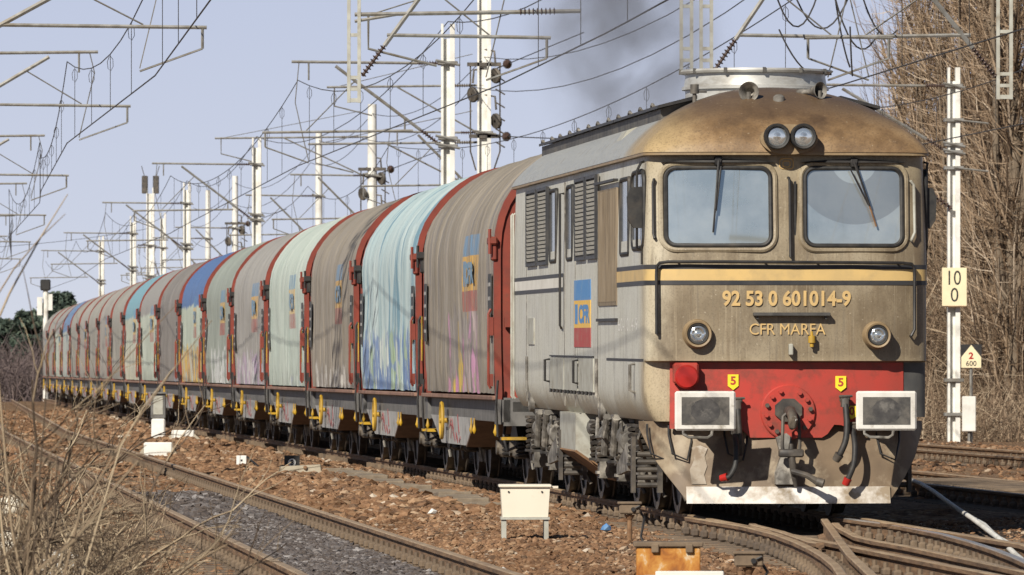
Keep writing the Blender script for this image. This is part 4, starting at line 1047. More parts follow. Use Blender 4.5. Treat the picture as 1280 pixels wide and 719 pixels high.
def tarp_mat(name, c1, c2, streak=None, samt=.5, graf=None, gv=(2, 10), gz1=2.1, top=None, sfreq=1.7, emblem=False, dirt=(.10, .09, .075), damt=.35):
    m, nt, b = _nt(name); g = NG(nt)
    b.inputs['Roughness'].default_value = .55; b.inputs['Specular IOR Level'].default_value = .35
    p = g.co(); x, y, z = g.sep(p)
    seed = (hash(name) % 97) * .37 if False else sum(map(ord, name)) * .137
    st = g.noise(g.mapv(p, (.12, sfreq, .12), (seed, seed * 2, 0)), 2.2, 6, .6)
    bl = g.noise(g.mapv(p, (1, 1, 1), (seed, 0, seed)), .9, 7, .6)
    col = g.ramp(g.math('ADD', g.math('MULTIPLY', st, .7), g.math('MULTIPLY', bl, .3)), [(.36, c1), (.64, c2)])
    if streak is not None:
        col = g.mix(g.math('MULTIPLY', g.step(g.noise(g.mapv(p, (.1, sfreq * 1.3, .1), (7 + seed, 3, 1)), 2.6, 5, .6), .50, .60), samt), col, streak)
    if top is not None:
        col = g.mix(g.step(g.math('ADD', z, g.math('MULTIPLY', g.noise(p, 1.5, 4), .35)), 3.05, 3.12), col, top)
    low = g.step(g.math('ADD', z, g.math('MULTIPLY', g.noise(g.mapv(p, (1, 2.5, .6)), 1.6, 5), .9)), 2.05, 1.5)
    col = g.mix(g.math('MULTIPLY', low, damt), col, dirt)
    if graf is not None:
        wob = g.math('MULTIPLY', g.noise(g.mapv(p, (1, 1.6, .9), (seed, 1, 2)), 2.3, 4), .9)
        gm = g.step(g.math('ADD', z, wob), gz1 + .46, gz1 + .36)
        gm = g.math('MULTIPLY', gm, g.step(y, gv[0], gv[0] + .2)); gm = g.math('MULTIPLY', gm, g.step(y, gv[1], gv[1] - .2))
        wv = g.node('ShaderNodeVectorMath', operation='ADD'); nt.links.new(g.mapv(p, (.01, 1.5, .62), (0, seed, 0)), wv.inputs[0])
        nz = g.node('ShaderNodeVectorMath', operation='SCALE'); nt.links.new(g.noise(p, 2.2, 3, .5, 0, 'Color'), nz.inputs[0]); nz.inputs['Scale'].default_value = .55; nt.links.new(nz.outputs[0], wv.inputs[1])
        gn = g.sep(g.voro(wv.outputs[0], 1.9, 'Color'))[0]; ed = g.voro(wv.outputs[0], 1.9, 'Distance', 'DISTANCE_TO_EDGE')
        k = len(graf); gc = g.ramp(gn, [(i / k, c) for i, c in enumerate(graf)], 'CONSTANT')
        gc = g.mix(g.math('MULTIPLY', g.step(ed, .075, .045), .8), gc, graf[-1])
        hole = g.step(g.noise(g.mapv(p, (1, 2.5, .7), (2, seed, 5)), 3.5, 4, .6), .38, .46)
        col = g.mix(g.math('MULTIPLY', g.math('MULTIPLY', gm, hole), .85), col, gc)
    if emblem:
        wear = g.math('MULTIPLY', g.step(g.noise(g.mapv(p, (1, 3, .6), (seed, 0, 0)), 3.5, 6, .7), .62, .46), .8)
        inb = g.math('MULTIPLY', g.math('MULTIPLY', g.math('GREATER_THAN', y, 3.2), g.math('LESS_THAN', y, 5.2)), g.math('MULTIPLY', g.math('GREATER_THAN', z, 2.16), g.math('LESS_THAN', z, 3.12)))
        inb = g.math('MULTIPLY', inb, g.math('LESS_THAN', x, 0.0))
        ec = g.mix(g.math('GREATER_THAN', z, 2.42), (.36, .10, .08), (.66, .38, .07)); ec = g.mix(g.math('GREATER_THAN', z, 2.86), ec, (.13, .26, .42))
        blk = g.math('MULTIPLY', g.math('MULTIPLY', g.math('GREATER_THAN', y, 4.85), g.math('LESS_THAN', y, 5.1)), g.math('MULTIPLY', g.math('GREATER_THAN', z, 2.48), g.math('LESS_THAN', z, 2.80)))
        ec = g.mix(blk, ec, (.13, .26, .42))
        col = g.mix(g.math('MULTIPLY', inb, wear), col, ec)
    dk = g.step(g.noise(g.mapv(p, (.25, 6, .25), (1, seed, 9)), 3, 5, .7), .60, .70)
    col = g.mix(g.math('MULTIPLY', dk, .22), col, (.12, .105, .09))
    nt.links.new(col, b.inputs['Base Color'])
    nt.links.new(g.bump(g.math('ADD', g.noise(g.mapv(p, (.12, 2.4, .12), (seed, 0, 0)), 3, 3), g.math('MULTIPLY', g.noise(g.mapv(p, (1, .8, .6), (0, seed, 0)), 2.2, 5, .6), .9)), .7, .06), b.inputs['Normal'])
    return m
GB1, GB2 = (.20, .170, .128), (.37, .325, .262)
TM = [
 tarp_mat('grey-brown tarpaulin with pink graffiti', GB1, GB2, (.20, .185, .18), .6, [(.50, .22, .38), (.42, .34, .34), (.58, .30, .08), (.14, .12, .12), (.60, .42, .07), (.30, .27, .25), (.52, .26, .42), (.20, .18, .17)], (3.0, 7.6), 2.2, emblem=True),
 tarp_mat('pale cyan streaked tarpaulin', (.36, .48, .50), (.55, .64, .63), (.13, .27, .36), .85, [(.10, .17, .38), (.16, .26, .46), (.5, .58, .52), (.62, .66, .6), (.32, .42, .26), (.13, .2, .4)], (1.2, 11.0), 2.0, sfreq=.75, damt=.15),
 tarp_mat('grey-brown tarpaulin with white scribbles', GB1, GB2, (.28, .26, .24), .4, [(.24, .22, .2), (.62, .6, .55), (.22, .19, .16), (.55, .52, .48)], (2, 10), 1.5, emblem=True),
 tarp_mat('pale green tarpaulin', (.43, .50, .44), (.56, .61, .55), (.33, .42, .37), .5, [(.28, .3, .45), (.5, .54, .5), (.3, .35, .3)], (1.5, 6), 1.3, emblem=True),
 tarp_mat('light grey tarpaulin with pale lilac graffiti', (.29, .275, .25), (.40, .385, .355), (.24, .225, .205), .4, [(.52, .42, .5), (.58, .58, .58), (.3, .3, .3), (.6, .56, .55), (.4, .3, .42)], (1, 11), 1.75, emblem=True),
 tarp_mat('grey-green tarpaulin with white lettering', (.27, .30, .26), (.36, .39, .34), (.22, .25, .22), .5, [(.6, .62, .6), (.3, .33, .3), (.62, .63, .62)], (2, 9), 1.85, emblem=True),
 tarp_mat('pale green tarpaulin with blue top and orange graffiti', (.40, .46, .38), (.52, .57, .48), (.33, .38, .32), .4, [(.55, .26, .05), (.16, .12, .1), (.66, .45, .06), (.5, .5, .44), (.6, .34, .04)], (1, 11), 1.95, top=(.10, .17, .34), emblem=True),
 tarp_mat('dark grey-brown tarpaulin', (.20, .18, .16), (.29, .265, .24), (.15, .14, .13), .5, [(.3, .32, .4), (.22, .2, .19)], (1, 6), 1.4),
 tarp_mat('pale sage tarpaulin', (.42, .47, .39), (.53, .57, .49), (.36, .4, .34), .4, None, top=(.30, .29, .27), emblem=True),
 tarp_mat('cream-green tarpaulin with light blue top', (.43, .46, .37), (.55, .57, .47), (.36, .4, .34), .4, [(.55, .53, .4), (.6, .58, .5), (.42, .4, .33)], (1, 11), 2.1, top=(.20, .36, .42), emblem=True),
 tarp_mat('mid grey tarpaulin', (.29, .275, .235), (.38, .365, .32), (.23, .22, .19), .5, None),
 tarp_mat('beige-grey tarpaulin', (.31, .285, .25), (.39, .365, .325), (.26, .24, .21), .4, None, emblem=True),
 tarp_mat('pale tarpaulin with deep blue top', (.38, .41, .38), (.47, .5, .46), (.3, .33, .31), .4, None, top=(.16, .24, .38)),
]
M['wagon_red'] = pmat('red-brown wagon end paint', (.25, .045, .026), (.17, .036, .024), 4, .55, dirt=(.16, .05, .03), dscale=5, dlo=.52, dhi=.75, bump=.1)
M['ledge'] = pmat('rust-brown floor ledge', (.22, .12, .085), (.30, .18, .13), 6, .7, dirt=(.12, .08, .06))
M['wagon_grey'] = pmat('dirty grey underframe', (.10, .098, .096), (.155, .15, .142), 5, .65, dirt=(.08, .07, .06), dscale=3, dlo=.5, dhi=.72)
M['belly'] = pmat('grey belly plate with marks', (.29, .288, .28), (.38, .37, .355), 4, .6, dirt=(.14, .12, .10), dscale=4, dlo=.52, dhi=.7)
M['brown_plate'] = pmat('rusty sloping plate', (.10, .062, .045), (.15, .095, .07), 6, .8)
M['spring_black'] = pmat('black springs', (.014, .013, .013), (.035, .032, .03), 8, .6)
M['graf_red'] = pmat('red chalk scrawl', (.30, .07, .07), (.24, .1, .1), 8, .7)
M['data_black'] = pmat('black data panel', (.03, .03, .032), (.06, .06, .06), 6, .6)
M['old_yellow'] = pmat('sun-faded yellow paint', (.60, .36, .08), (.52, .33, .11), 5, .6, dirt=(.38, .3, .18), dlo=.45, dhi=.75)
M['old_blue'] = pmat('sun-faded blue paint', (.14, .26, .38), (.19, .29, .38), 5, .6, dirt=(.3, .31, .32), dlo=.45, dhi=.75)
M['old_red'] = pmat('sun-faded red paint', (.33, .13, .10), (.3, .15, .12), 5, .6, dirt=(.3, .25, .21), dlo=.45, dhi=.75)
WL = 12.04
def tarp_mesh(sd=0):
    b = MB(); rows = []; N = 150
    amp = [0] * (N + 1)
    for i in range(N + 1):
        v = i * .072; amp[i] = .006 * math.sin(v * 2 * math.pi / .62) + .014 * mnoise.noise((v * 2.3, sd, 4)) + .008 * mnoise.noise((v * 5, 2, 1 + sd))
    for i in range(N + 1):
        v = .74 + 10.56 * i / N; r = []
        for k, (u, z) in enumerate(SP):
            t = k / (len(SP) - 1); e = min(t, 1 - t)
            a = Vector(SP[max(k - 1, 0)]); c = Vector(SP[min(k + 1, len(SP) - 1)]); tt = (c - a).normalized()
            off = amp[i] * (.4 + .6 * math.sin(math.pi * min(1, e * 6 + .1))) + (.034 * mnoise.noise((v * 1.1, z * 1.0, 7 + sd + (1 if u > 0 else 0))) + .014 * mnoise.noise((v * 3.1, z * 1.7, sd)))
            hem = 0
            if e < .04: hem = .014 * mnoise.noise((v * 2.7, 3, 3)) + .02; off += .009 * math.sin(v * 2 * math.pi / .45 + 2 * math.sin(v))
            r.append((u - tt.y * off, v, z + tt.x * off + hem * (1 if e < .02 else .3)))
        rows.append(r)
    b.grid(rows)
    return b
TARPB = tarp_mesh(); TVAR = [tarp_mesh(q).mesh('tarpaulin', TM[0], 60) for q in (3, 6, 9, 12)]
def arch_plate(b, v0, v1, off, z0=1.0, inner=None):
    O = sec_off(off); O = [(O[0][0], z0)] + O[1:-1] + [(O[-1][0], z0)]
    if inner is None: b.prism(O, v0, v1, lambda p, q, t: (p, t, q))
    else:
        I = sec_off(inner); I = [(I[0][0], z0)] + I[1:-1] + [(I[-1][0], z0)]
        rows = [[(p, v0, q) for p, q in O], [(p, v1, q) for p, q in O], [(p, v1, q) for p, q in I], [(p, v0, q) for p, q in I], [(p, v0, q) for p, q in O]]
        b.grid(rows)
def make_wagon():
    w = empty('covered_wagon')
    parts = {}
    parts['tarp'] = TARPB.build('tarpaulin', TM[0], w, 60)
    for e in (0, 1):
        f = (lambda v: v) if e == 0 else (lambda v: WL - v)
        b = MB(); arch_plate(b, f(.60), f(.66), -.03)
        ew = b.build('end_wall', M['wagon_red'], w, 30)
        b = MB(); arch_plate(b, f(.56), f(.665 if e == 0 else .62), .022 if e == 0 else -.01, 1.06, -.06); b.build('end_frame', M['wagon_red'], ew, 40)
        b = MB()
        for s in (-1, 1):
            b.box((s * .95, f(.53), 2.2), (.11, .08, 2.3)); b.box((s * .45, f(.54), 2.35), (.08, .06, 2.6))
        b.box((0, f(.535), 3.02), (2.5, .07, .12)); b.box((0, f(.535), 2.0), (2.7, .07, .12)); b.build('wall_rib', M['wagon_red'], ew, 0)
        for s in (-1, 1):
            b = MB(); b.box((s * 1.49, f(.62), 2.98), (.11, .28, .10), ch=.02); b.tube([(s * 1.53, f(.50), 2.82), (s * 1.53, f(.50), 3.12)], .022, 6); b.box((s * 1.47, f(.62), 2.85), (.07, .20, .22), ch=.02)
            b.build('roof_lock', M['wagon_red'] if e == 0 else M['spring_black'], w, 30)
            b = MB(); b.tube([(s * 1.50, f(.68), 1.2), (s * 1.53, f(.68), 1.25), (s * 1.53, f(.68), 2.1), (s * 1.50, f(.68), 2.16)], .018, 6); b.box((s * 1.50, f(.66), 1.95), (.05, .09, .22)); b.box((s * 1.495, f(.66), 1.30), (.04, .08, .15)); b.build('lock_rod', M['wagon_red'] if e == 0 else M['spring_black'], w, 30)
            b = MB(); b.box((s * 1.505, f(.86), 1.85), (.014, .035, .6)); b.build('yellow_bar', M['yellow'], w, 0)
            b = MB(); b.box((s * 1.475, f(1.12), 2.2), (.012, .38, .78)); b.build('data_panel', M['data_black'], w, 0)
            b = MB()
            for k in range(4): b.box((s * 1.483, f(1.12), 1.95 + .17 * k), (.006, .26, .045))
            b.build('data_lines', M['belly'], w, 0)
            b = MB(); u = s * .875; b.lathe([(.13, .52), (.13, .40), (.10, .39), (.10, .06), (.20, .05), (.225, .02), (.20, 0), (0, -.005)], (u, f(0), 1.05), (0, 1 if e == 0 else -1, 0), 20); b.build('buffer', M['spring_black'], w, 40)
            b = MB(); b.box((s * 1.25, f(.42), .60), (.30, .22, .035)); b.build('shunter_step', M['yellow'], w, 0)
            b = MB(); b.tube([(s * 1.44, f(.42), .62), (s * 1.46, f(.42), 1.0), (s * 1.44, f(.42), 1.3)], .016, 6); b.build('step_rail', M['spring_black'], w, 30)
        b = MB(); b.box((0, f(.56), .92), (2.72, .12, .34)); b.box((-1.28, f(.75), .92), (.30, .4, .30)); b.box((1.28, f(.75), .92), (.30, .4, .30)); b.build('headstock', M['wagon_grey'], w, 0)
        b = MB(); b.tube([(0, f(.5), 1.0), (0, f(.25), .98), (0, f(.2), .7), (0.02, f(.3), .45)], .04, 6); b.tube([(.3, f(.5), .9), (.32, f(.3), .7), (.3, f(.2), .5)], .03, 6); b.build('coupling', M['spring_black'], w, 40)
    b = MB()
    for s in (-1, 1): b.box((s * 1.33, WL / 2, .93), (.10, WL - 1.0, .27))
    b.box((0, WL / 2, .98), (2.5, WL - 1.0, .12)); b.box((0, WL / 2, .75), (.7, WL - 1.4, .3)); b.build('underframe', M['wagon_grey'], w, 0)
    b = MB()
    for s in (-1, 1): b.box((s * 1.44, WL / 2, 1.085), (.10, WL - 1.2, .055), ch=.01)
    b.build('floor_ledge', M['ledge'], w, 0)
    for s in (-1, 1):
        P = [(4.2, .82), (5.4, .46), (9.3, .46), (11.1, .82)]
        b = MB(); b.prism(P, s * 1.36, s * 1.385, lambda p, q, t: (t, p, q)); bp = b.build('belly_plate', M['belly'], w, 0)
        b = MB(); b.prism([(4.15, .80), (5.38, .44), (5.43, .46), (4.25, .83)], s * 1.39, s * .85, lambda p, q, t: (t, p, q)); b.build('slope_plate', M['brown_plate'], bp, 0)
        b = MB(); rs = random.Random(3 + s)
        for k in range(9): v = 6.4 + rs.random() * 1.5; z = .52 + rs.random() * .22; b.box((s * 1.388, v, z), (.006, .10 + .3 * rs.random(), .02 + .05 * rs.random()), rot=Matrix.Rotation(rs.uniform(-.9, .9), 3, 'X'))
        b.build('red_scrawl', M['graf_red'], bp, 0)
        b = MB(); v, z = 8.3, .76; b.tube([(s * 1.47, v + .21 * math.cos(2 * math.pi * k / 20), z + .23 * math.sin(2 * math.pi * k / 20)) for k in range(20)], .024, 6, closed=True)
        for a in (0, 1.57): b.tube([(s * 1.47, v - .2 * math.cos(a), z - .2 * math.sin(a)), (s * 1.47, v + .2 * math.cos(a), z + .2 * math.sin(a))], .014, 5)
        b.cyl((s * 1.38, v, z), (s * 1.50, v, z), .035, n=8); b.build('brake_handwheel', M['yellow'], w, 40)
        for v in (.95, 3.9, 4.35, 11.2):
            b = MB(); b.lathe([(0, 0), (.012, .01), (.030, .05), (.018, .09), (.010, .13), (.010, .20)], (s * 1.42, v, .62), (0, 0, 1), 10); b.build('lashing_hook', M['yellow'], w, 40)
        b = MB(); b.tube([(s * 1.3, .95, .80), (s * 1.33, .85, .6), (s * 1.3, .7, .45), (s * 1.2, .55, .5)], .018, 6); b.build('hose', M['spring_black'], w, 40)
    WM2 = wheelset_mesh(.46)
    for cv in (2.5, WL - 2.5):
        b = MB()
        for s in (-1, 1):
            b.prism([(cv - 1.35, .52), (cv - 1.2, .62), (cv - .5, .60), (cv - .25, .74), (cv + .25, .74), (cv + .5, .60), (cv + 1.2, .62), (cv + 1.35, .52), (cv + .5, .42), (cv - .5, .42)], s * .96, s * 1.05, lambda p, q, t: (t, p, q))
        b.box((0, cv, .66), (2.0, .35, .25)); bg = b.build('bogie', M['spring_black'], w, 0)
        for a in (-.9, .9):
            o = put('wheelset', WM2, bg); o.location = (0, cv + a, .46)
            for s in (-1, 1):
                b = MB(); b.box((s * 1.06, cv + a, .46), (.2, .26, .24), ch=.04); b.cyl((s * 1.14, cv + a, .46), (s * 1.19, cv + a, .46), .09, n=12); b.build('axle_box', M['dark_gear'], bg, 30)
                for q in (-.26, .26):
                    b = MB(); coil(b, (s * 1.05, cv + a + q, .36), .24, .075, .02, 5); b.build('spring', M['spring_black'], bg, 40)
                b = MB(); b.tube([(s * .9, cv + a * .45, .7), (s * .8, cv + a * .42, .2)], .03, 5); b.box((s * .78, cv + a * .42, .42), (.09, .06, .28)); b.build('brake_rigging', M['gear_light'], bg, 30)
                b = MB(); b.tube([(s * 1.0, cv + a * 1.6, .5), (s * .95, cv + a * 1.62, .22)], .02, 5); b.build('sand_pipe', M['gear_light'], bg, 30)
    lettering('CFR', lambda a, c: (-1.478, 4.75 - 1.35 * a, 2.50 + .28 * c), M['old_blue'], parts['tarp'], bold=.06)
    return w
WLAB = [
 (0, 'covered wagon with a grey-brown cover and pink and orange graffiti, coupled directly to the locomotive'),
 (1, 'covered wagon with a pale cyan streaked cover, second behind the locomotive'),
 (2, 'grey-brown covered wagon just behind the cyan one, third from the locomotive'),
 (3, 'pale mint green covered wagon, fourth behind the locomotive'),
 (4, 'light grey covered wagon with lilac graffiti, fifth behind the locomotive'),
 (5, 'grey-green covered wagon with white scrawl, sixth behind the locomotive'),
 (6, 'pale green covered wagon with deep blue roof and orange graffiti, seventh behind the locomotive'),
 (7, 'dark grey-brown covered wagon, eighth behind the locomotive'),
 (8, 'pale sage covered wagon with a grey roof, ninth behind the locomotive'),
 (9, 'cream-green covered wagon with light blue roof, tenth behind the locomotive'),
 (10, 'mid grey covered wagon, eleventh behind the locomotive'),
 (11, 'beige-grey covered wagon, twelfth behind the locomotive'),
 (10, 'mid grey covered wagon, thirteenth behind the locomotive'),
 (11, 'beige-grey covered wagon, fourteenth behind the locomotive'),
 (10, 'mid grey covered wagon, fifteenth behind the locomotive'),
 (12, 'pale covered wagon with blue roof, sixteenth behind the locomotive, far down the train'),
 (8, 'pale sage covered wagon, third from the far end of the train'),
 (10, 'mid grey covered wagon, last but one at the far end of the train'),
 (11, 'beige-grey covered wagon, last of all at the far end of the train'),
]
d0 = 65 + 17 * math.cos(YAW)
wag = make_wagon()
bpy.context.view_layer.update()
def kid_names(o): return {c.name.split('.')[0]: c for c in o.children}
copies = [wag] + [copy_tree(wag) for _ in WLAB[1:]]
for i, (o, (ti, lab)) in enumerate(zip(copies, WLAB)):
    d1 = d0 + WL * math.cos(math.atan(.0945))
    x0, x1 = XC(d0), XC(d1)
    o.location = (x0, d0, 0); o.rotation_euler = (0, 0, math.atan2(x0 - x1, d1 - d0))
    tag(o, lab, 'wagon', 'covered wagons of the freight train')
    for c in o.children:
        if c.name.split('.')[0] == 'tarpaulin':
            me = TVAR[i % 4].copy(); me.materials.clear(); me.materials.append(TM[ti]); c.data = me
    if i in (1, 7, 10, 12, 14, 17):          # no emblem left on these covers
        for c in list(o.children):
            if c.name.split('.')[0] == 'tarpaulin':
                for q in list(c.children): bpy.data.objects.remove(q)
    d0 = d1
# ------------------------------------------------------------------ overhead line
def insulator(b, p, q, r=.055, n=9, mi=1):
    p, q = Vector(p), Vector(q); L = (q - p).length; prof = [(.02, 0)]
    for k in range(n):
        h = L * (k + .2) / n; prof += [(.022, h), (r, h + L * .22 / n), (r * .92, h + L * .36 / n), (.022, h + L * .5 / n)]
    prof.append((.02, L)); b.lathe(prof, p, q - p, 10, mi)
def cantilever(name, parent, X0, d, Xt, ztop=7.6, zlow=5.95, org=None, past=.35):
    """bracket from a post at X0 to the track centre Xt"""
    s = 1 if Xt > X0 else -1; L = abs(Xt - X0)
    b = MB(); a = Vector((X0 + s * .12, d, zlow)); t = Vector((Xt - s * .55, d, ztop - .06)); u = (t - a).normalized()
    insulator(b, a, a + u * .55); b.mi = 0
    b.tube([a + u * .55, t], .038, 6)
    ins0 = Vector((X0 + s * .12, d, ztop)); insulator(b, ins0, ins0 + Vector((s * .5, 0, 0)))
    b.tube([ins0 + Vector((s * .5, 0, 0)), (Xt + s * past, d, ztop + .03)], .033, 6)
    m_ = a + u * (.35 * (t - a).length); r1 = Vector((Xt + s * .95, d, 6.28))
    b.tube([m_ + Vector((0, 0, 0)), (m_.x, d, 6.3) if abs(m_.z - 6.3) > .05 else m_ + Vector((s * .02, 0, 0))], .02, 5)
    b.tube([(X0 + s * .5 * L * .5, d, 6.32), r1], .03, 6)
    b.tube([r1 - Vector((s * .06, 0, 0)), r1 - Vector((s * .06, 0, .30))], .022, 5)
    b.tube([r1 - Vector((s * .06, 0, .30)), (Xt, d, 5.66)], .016, 5)
    b.tube([t - u * .5, (Xt + s * .05, d, 6.32)], .012, 4)
    b.tube([(Xt, d, ztop), (Xt, d, ztop - .35)], .02, 5)
    b.tube([(Xt + s * .2, d, ztop), (Xt + s * .28, d + .1, 6.9), (Xt + s * .12, d, 6.2), (Xt, d, 5.7)], .010, 4)
    o = b.build(name, [M['galv'], M['insul']], parent, 40)
    if org is not None: o.location = -Vector(org)
    return o
def mast_body(b, X, d, h, w=.30, z0=-.5):
    t = .05
    b.box((X - w / 2 + t / 2, d, z0 + (h - z0) / 2), (t, .30, h - z0)); b.box((X + w / 2 - t, d, z0 + (h - z0) / 2), (t * 2, .30, h - z0)); b.box((X - .02, d + .02, z0 + (h - z0) / 2 - .15), (w - .12, .10, h - z0 - .3))
def mast(X, d, h, label, w=.28, cants=(), weights=False, concrete=False, heads=0):
    m = tag(empty('catenary_mast', (X, d, -.25)), label, 'mast', 'overhead line masts'); org = m.location.copy()
    b = MB()
    if concrete: b.cyl((X, d, -.5), (X, d, h), w * .62, w * .42, 14)
    else: mast_body(b, X, d, h, w)
    o = b.build('post', M['mast_white'], m, 30); o.location = -org
    for Xt, zt, zl in cants:
        cantilever('cantilever', m, X, d, Xt, zt, zl, org)
        for z in (zt, zl, zl + .16):
            b = MB(); b.box((X, d, z), (w + .12, .42, .07), ch=.01); b.tube([(X - w * .9, d - .2, z + .05), (X + w * .9, d - .2, z - .05)], .03, 6)
            o = b.build('clamp_band', M['galv'], m, 30); o.location = -org
    if weights:
        for k, (dx, z) in enumerate(((.30, h - 2.4), (.32, h - 3.6), (-.30, h - 2.9))):
            b = MB(); b.lathe([(.04, -.05), (.19, -.05), (.21, -.02), (.18, 0), (.21, .02), (.19, .05), (.04, .05)], (X + dx, d - .1, z), (.8, .6, .15), 18); b.tube([(X + dx, d - .1, z + .3), (X + dx * .9, d - .1, z + .65), (X, d, z + .7)], .03, 5)
            o = b.build('tension_wheel', M['dark_gear'], m, 40); o.location = -org
        b = MB()
        for dx in (-.36, .42):
            b.tube([(X, d, h - 2.0), (X + dx, d - .1, h - 2.1), (X + dx, d - .1, h - 4.4), (X + dx * .6, d, h - 4.9)], .022, 5)
        for k in range(6): b.tube([(X + .3, d - .1, h - 2.4 - k * .35), (X + .55, d - .1, h - 2.55 - k * .35)], .02, 5)
        b.box((X, d - .1, h - 2.1), (.9, .1, .1)); b.box((X, d - .1, h - 4.0), (.8, .1, .1)); o = b.build('tension_gear', M['dark_gear'], m, 30); o.location = -org
        for k, (zz, L) in enumerate(((h - 2.2, 2.2), (h - 4.0, 2.0))):
            b = MB(); p = Vector((X + .35, d - .1, zz)); q = p + Vector((L, -8, .55 - .9 * k)); u = (q - p).normalized(); b.tube([p, p + u * .8], .02, 5); b.mi = 1; b.lathe([(.03, 0), (.10, .1), (.13, .2), (.10, .3), (.03, .4)], p + u * .8, u, 10, 1); b.mi = 0; b.tube([p + u * 1.2, q], .014, 4)
            o = b.build('anchor_wire', [M['wire'], M['insul']], m, 40); o.location = -org
    if heads:
        b = MB()
        for dx in (-.28, .28): b.box((X + dx, d, h + .15), (.3, .3, .9), ch=.03); b.tube([(X + dx, d, h + .5), (X + dx * 1.6, d, h + 1.1)], .02, 5)
        o = b.build('switch_gear', M['dark_gear'], m, 30); o.location = -org
    return m
def T(f, off=0.0): return lambda d: f(d) + off
# masts between the train and the next track (they hold the wire over the train)
for d, lab in ((140, 'white mast rising behind the cyan covered wagon, nearest of its row'), (209, 'slim white mast above the grey-green covered wagon, with a bracket over the train'), (258, 'slim white mast above the dark grey-brown wagon, left of the mast over the blue-roofed wagon'), (315, 'thin white mast far down the train, bracket reaching left'), (362, 'last thin white mast over the far end of the train')):
    mast(XC(d) + 2.85, d, 8.5, lab, .28, [(XC(d), 7.7, 6.0)])
mast(XC(40) + 2.9, 40, 8.5, 'near white mast beside the train track, standing ahead of the locomotive', .28, [(XC(40), 7.6, 6.0)])
# masts beyond the next track
for d, h, lab, kw in ((181, 11.6, 'tall white mast crowded with tension wheels and pulleys, above the grey-brown wagon behind the locomotive', dict(weights=True, w=.36)), (221, 10, 'concrete mast with tension wheels standing behind the pale cyan wagon', dict(weights=True, concrete=True, w=.34)), (247, 10, 'slender round concrete mast over the pale mint wagon', dict(concrete=True, w=.28)), (303, 10, 'round concrete mast with wheels behind the grey wagons, half way along the train', dict(weights=True, concrete=True, w=.3)), (327, 10, 'thin round concrete mast above the blue-roofed wagon', dict(concrete=True, w=.28)), (345, 10.6, 'far white mast topped by dark switch gear', dict(heads=1, w=.4)), (352, 9.5, 'far white mast right beside the one with switch gear', dict(w=.3))):
    X = XR(d) + 2.3
    if d == 345: X = (188 - 640) * d / F
    if d == 352: X = (204 - 640) * d / F
    mast(X, d, h, lab, kw.pop('w'), [(XR(d), 7.7, 6.0)], **kw)
# masts left of the foreground track, outside the picture; only their brackets reach into it
for k, d in enumerate((97, 126, 171, 215, 260, 300)):
    mast(XF(d) - 2.95, d, 8.4, ['left-hand mast whose bracket reaches in nearest at the upper left corner', 'left-hand mast with the second bracket from the top at the left edge', 'left-hand mast with the third bracket down the left edge', 'left-hand mast with the fourth bracket down the left edge', 'left-hand mast with the fifth bracket down the left edge', 'left-hand mast with the lowest and farthest bracket at the left edge'][k], .28, [(XF(d), 7.25 if k else 7.15, 5.85)])
# right-hand mast with the kilometre plate
m = mast((1192 - 640) * 150 / F, 150, 8.05, 'white mast on the right carrying the 10 0 plate, in front of the bare poplars', .27, [(XR2(150) + 1.3, 7.65, 6.2)])
org = m.location.copy(); X = (1192 - 640) * 150 / F
for z in (5.85, 6.9, 1.2, .45):
    b = MB(); b.box((X, 150, z), (.42, .4, .07))
    if z > 2: b.tube([(X, 149.8, z), (X + .75, 149.8, z - .08)], .022, 6)
    o = b.build('clamp_band', M['galv'], m, 30); o.location = -org
b = MB(); insulator(b, (X - .05, 149.8, 4.95), (X - .85, 149.6, 5.5), .07, 10, 0); o = b.build('stay_insulator', M['insul'], m, 40); o.location = -org
s_ = 150 / F
sg = tag(empty('kilometre_plate', (X, 149.7, 0)), 'cream plate reading 10 over 0, fixed to the white mast', 'sign')
zc = CAMH + (HZ - 359) * s_
b = MB(); b.box((0, 0, zc), (31 * s_, .02, 48 * s_), ch=.008); b.build('plate', pmat('cream enamel', (.80, .70, .46), (.74, .64, .42), 4, .4), sg, 0)
b = MB(); b.box((0, .012, zc - 24 * s_), (29 * s_, .03, .04)); b.build('rusty_edge', M['rust'], sg, 0)
blk = pmat('black lettering', (.015, .015, .015), (.02, .02, .02), 5, .5)
lettering('10', lambda a, c: (-7.5 * s_ + 15.5 * s_ * a, -.014, CAMH + (HZ - 356.5) * s_ + 18 * s_ * c), blk, sg, bold=.0)
lettering('0', lambda a, c: (-4.8 * s_ + 9.6 * s_ * a, -.014, CAMH + (HZ - 377.5) * s_ + 17.5 * s_ * c), blk, sg, bold=.0)
# warning triangle post
dT = 149.4; s_ = dT / F; Xs = (1214 - 640) * s_
sg = tag(empty('speed_board', (Xs, dT, 0)), 'black board with a cream gable shape reading 2 over 600, beside the white mast', 'sign')
zc = CAMH + (HZ - 445.5) * s_
b = MB(); b.cyl((0, .05, -.5), (0, .05, zc + .25), .035, n=8); b.build('post', M['galv'], sg, 30)
b = MB(); b.box((0, 0, zc), (26 * s_, .02, 30 * s_)); b.build('board', M['black'], sg, 0)
b = MB(); b.prism([(-12.4 * s_, -14.3 * s_), (12.4 * s_, -14.3 * s_), (12.4 * s_, -1 * s_), (0, 14.3 * s_), (-12.4 * s_, -1 * s_)], -.016, -.011, lambda p, q, t: (p, t, zc + q)); b.build('gable_field', bpy.data.materials['cream enamel'], sg, 0)
lettering('2', lambda a, c: (-3.2 * s_ + 6.0 * s_ * a, -.019, zc - 3.5 * s_ + 8.5 * s_ * c), M['lamp_red'], sg, bold=.03)
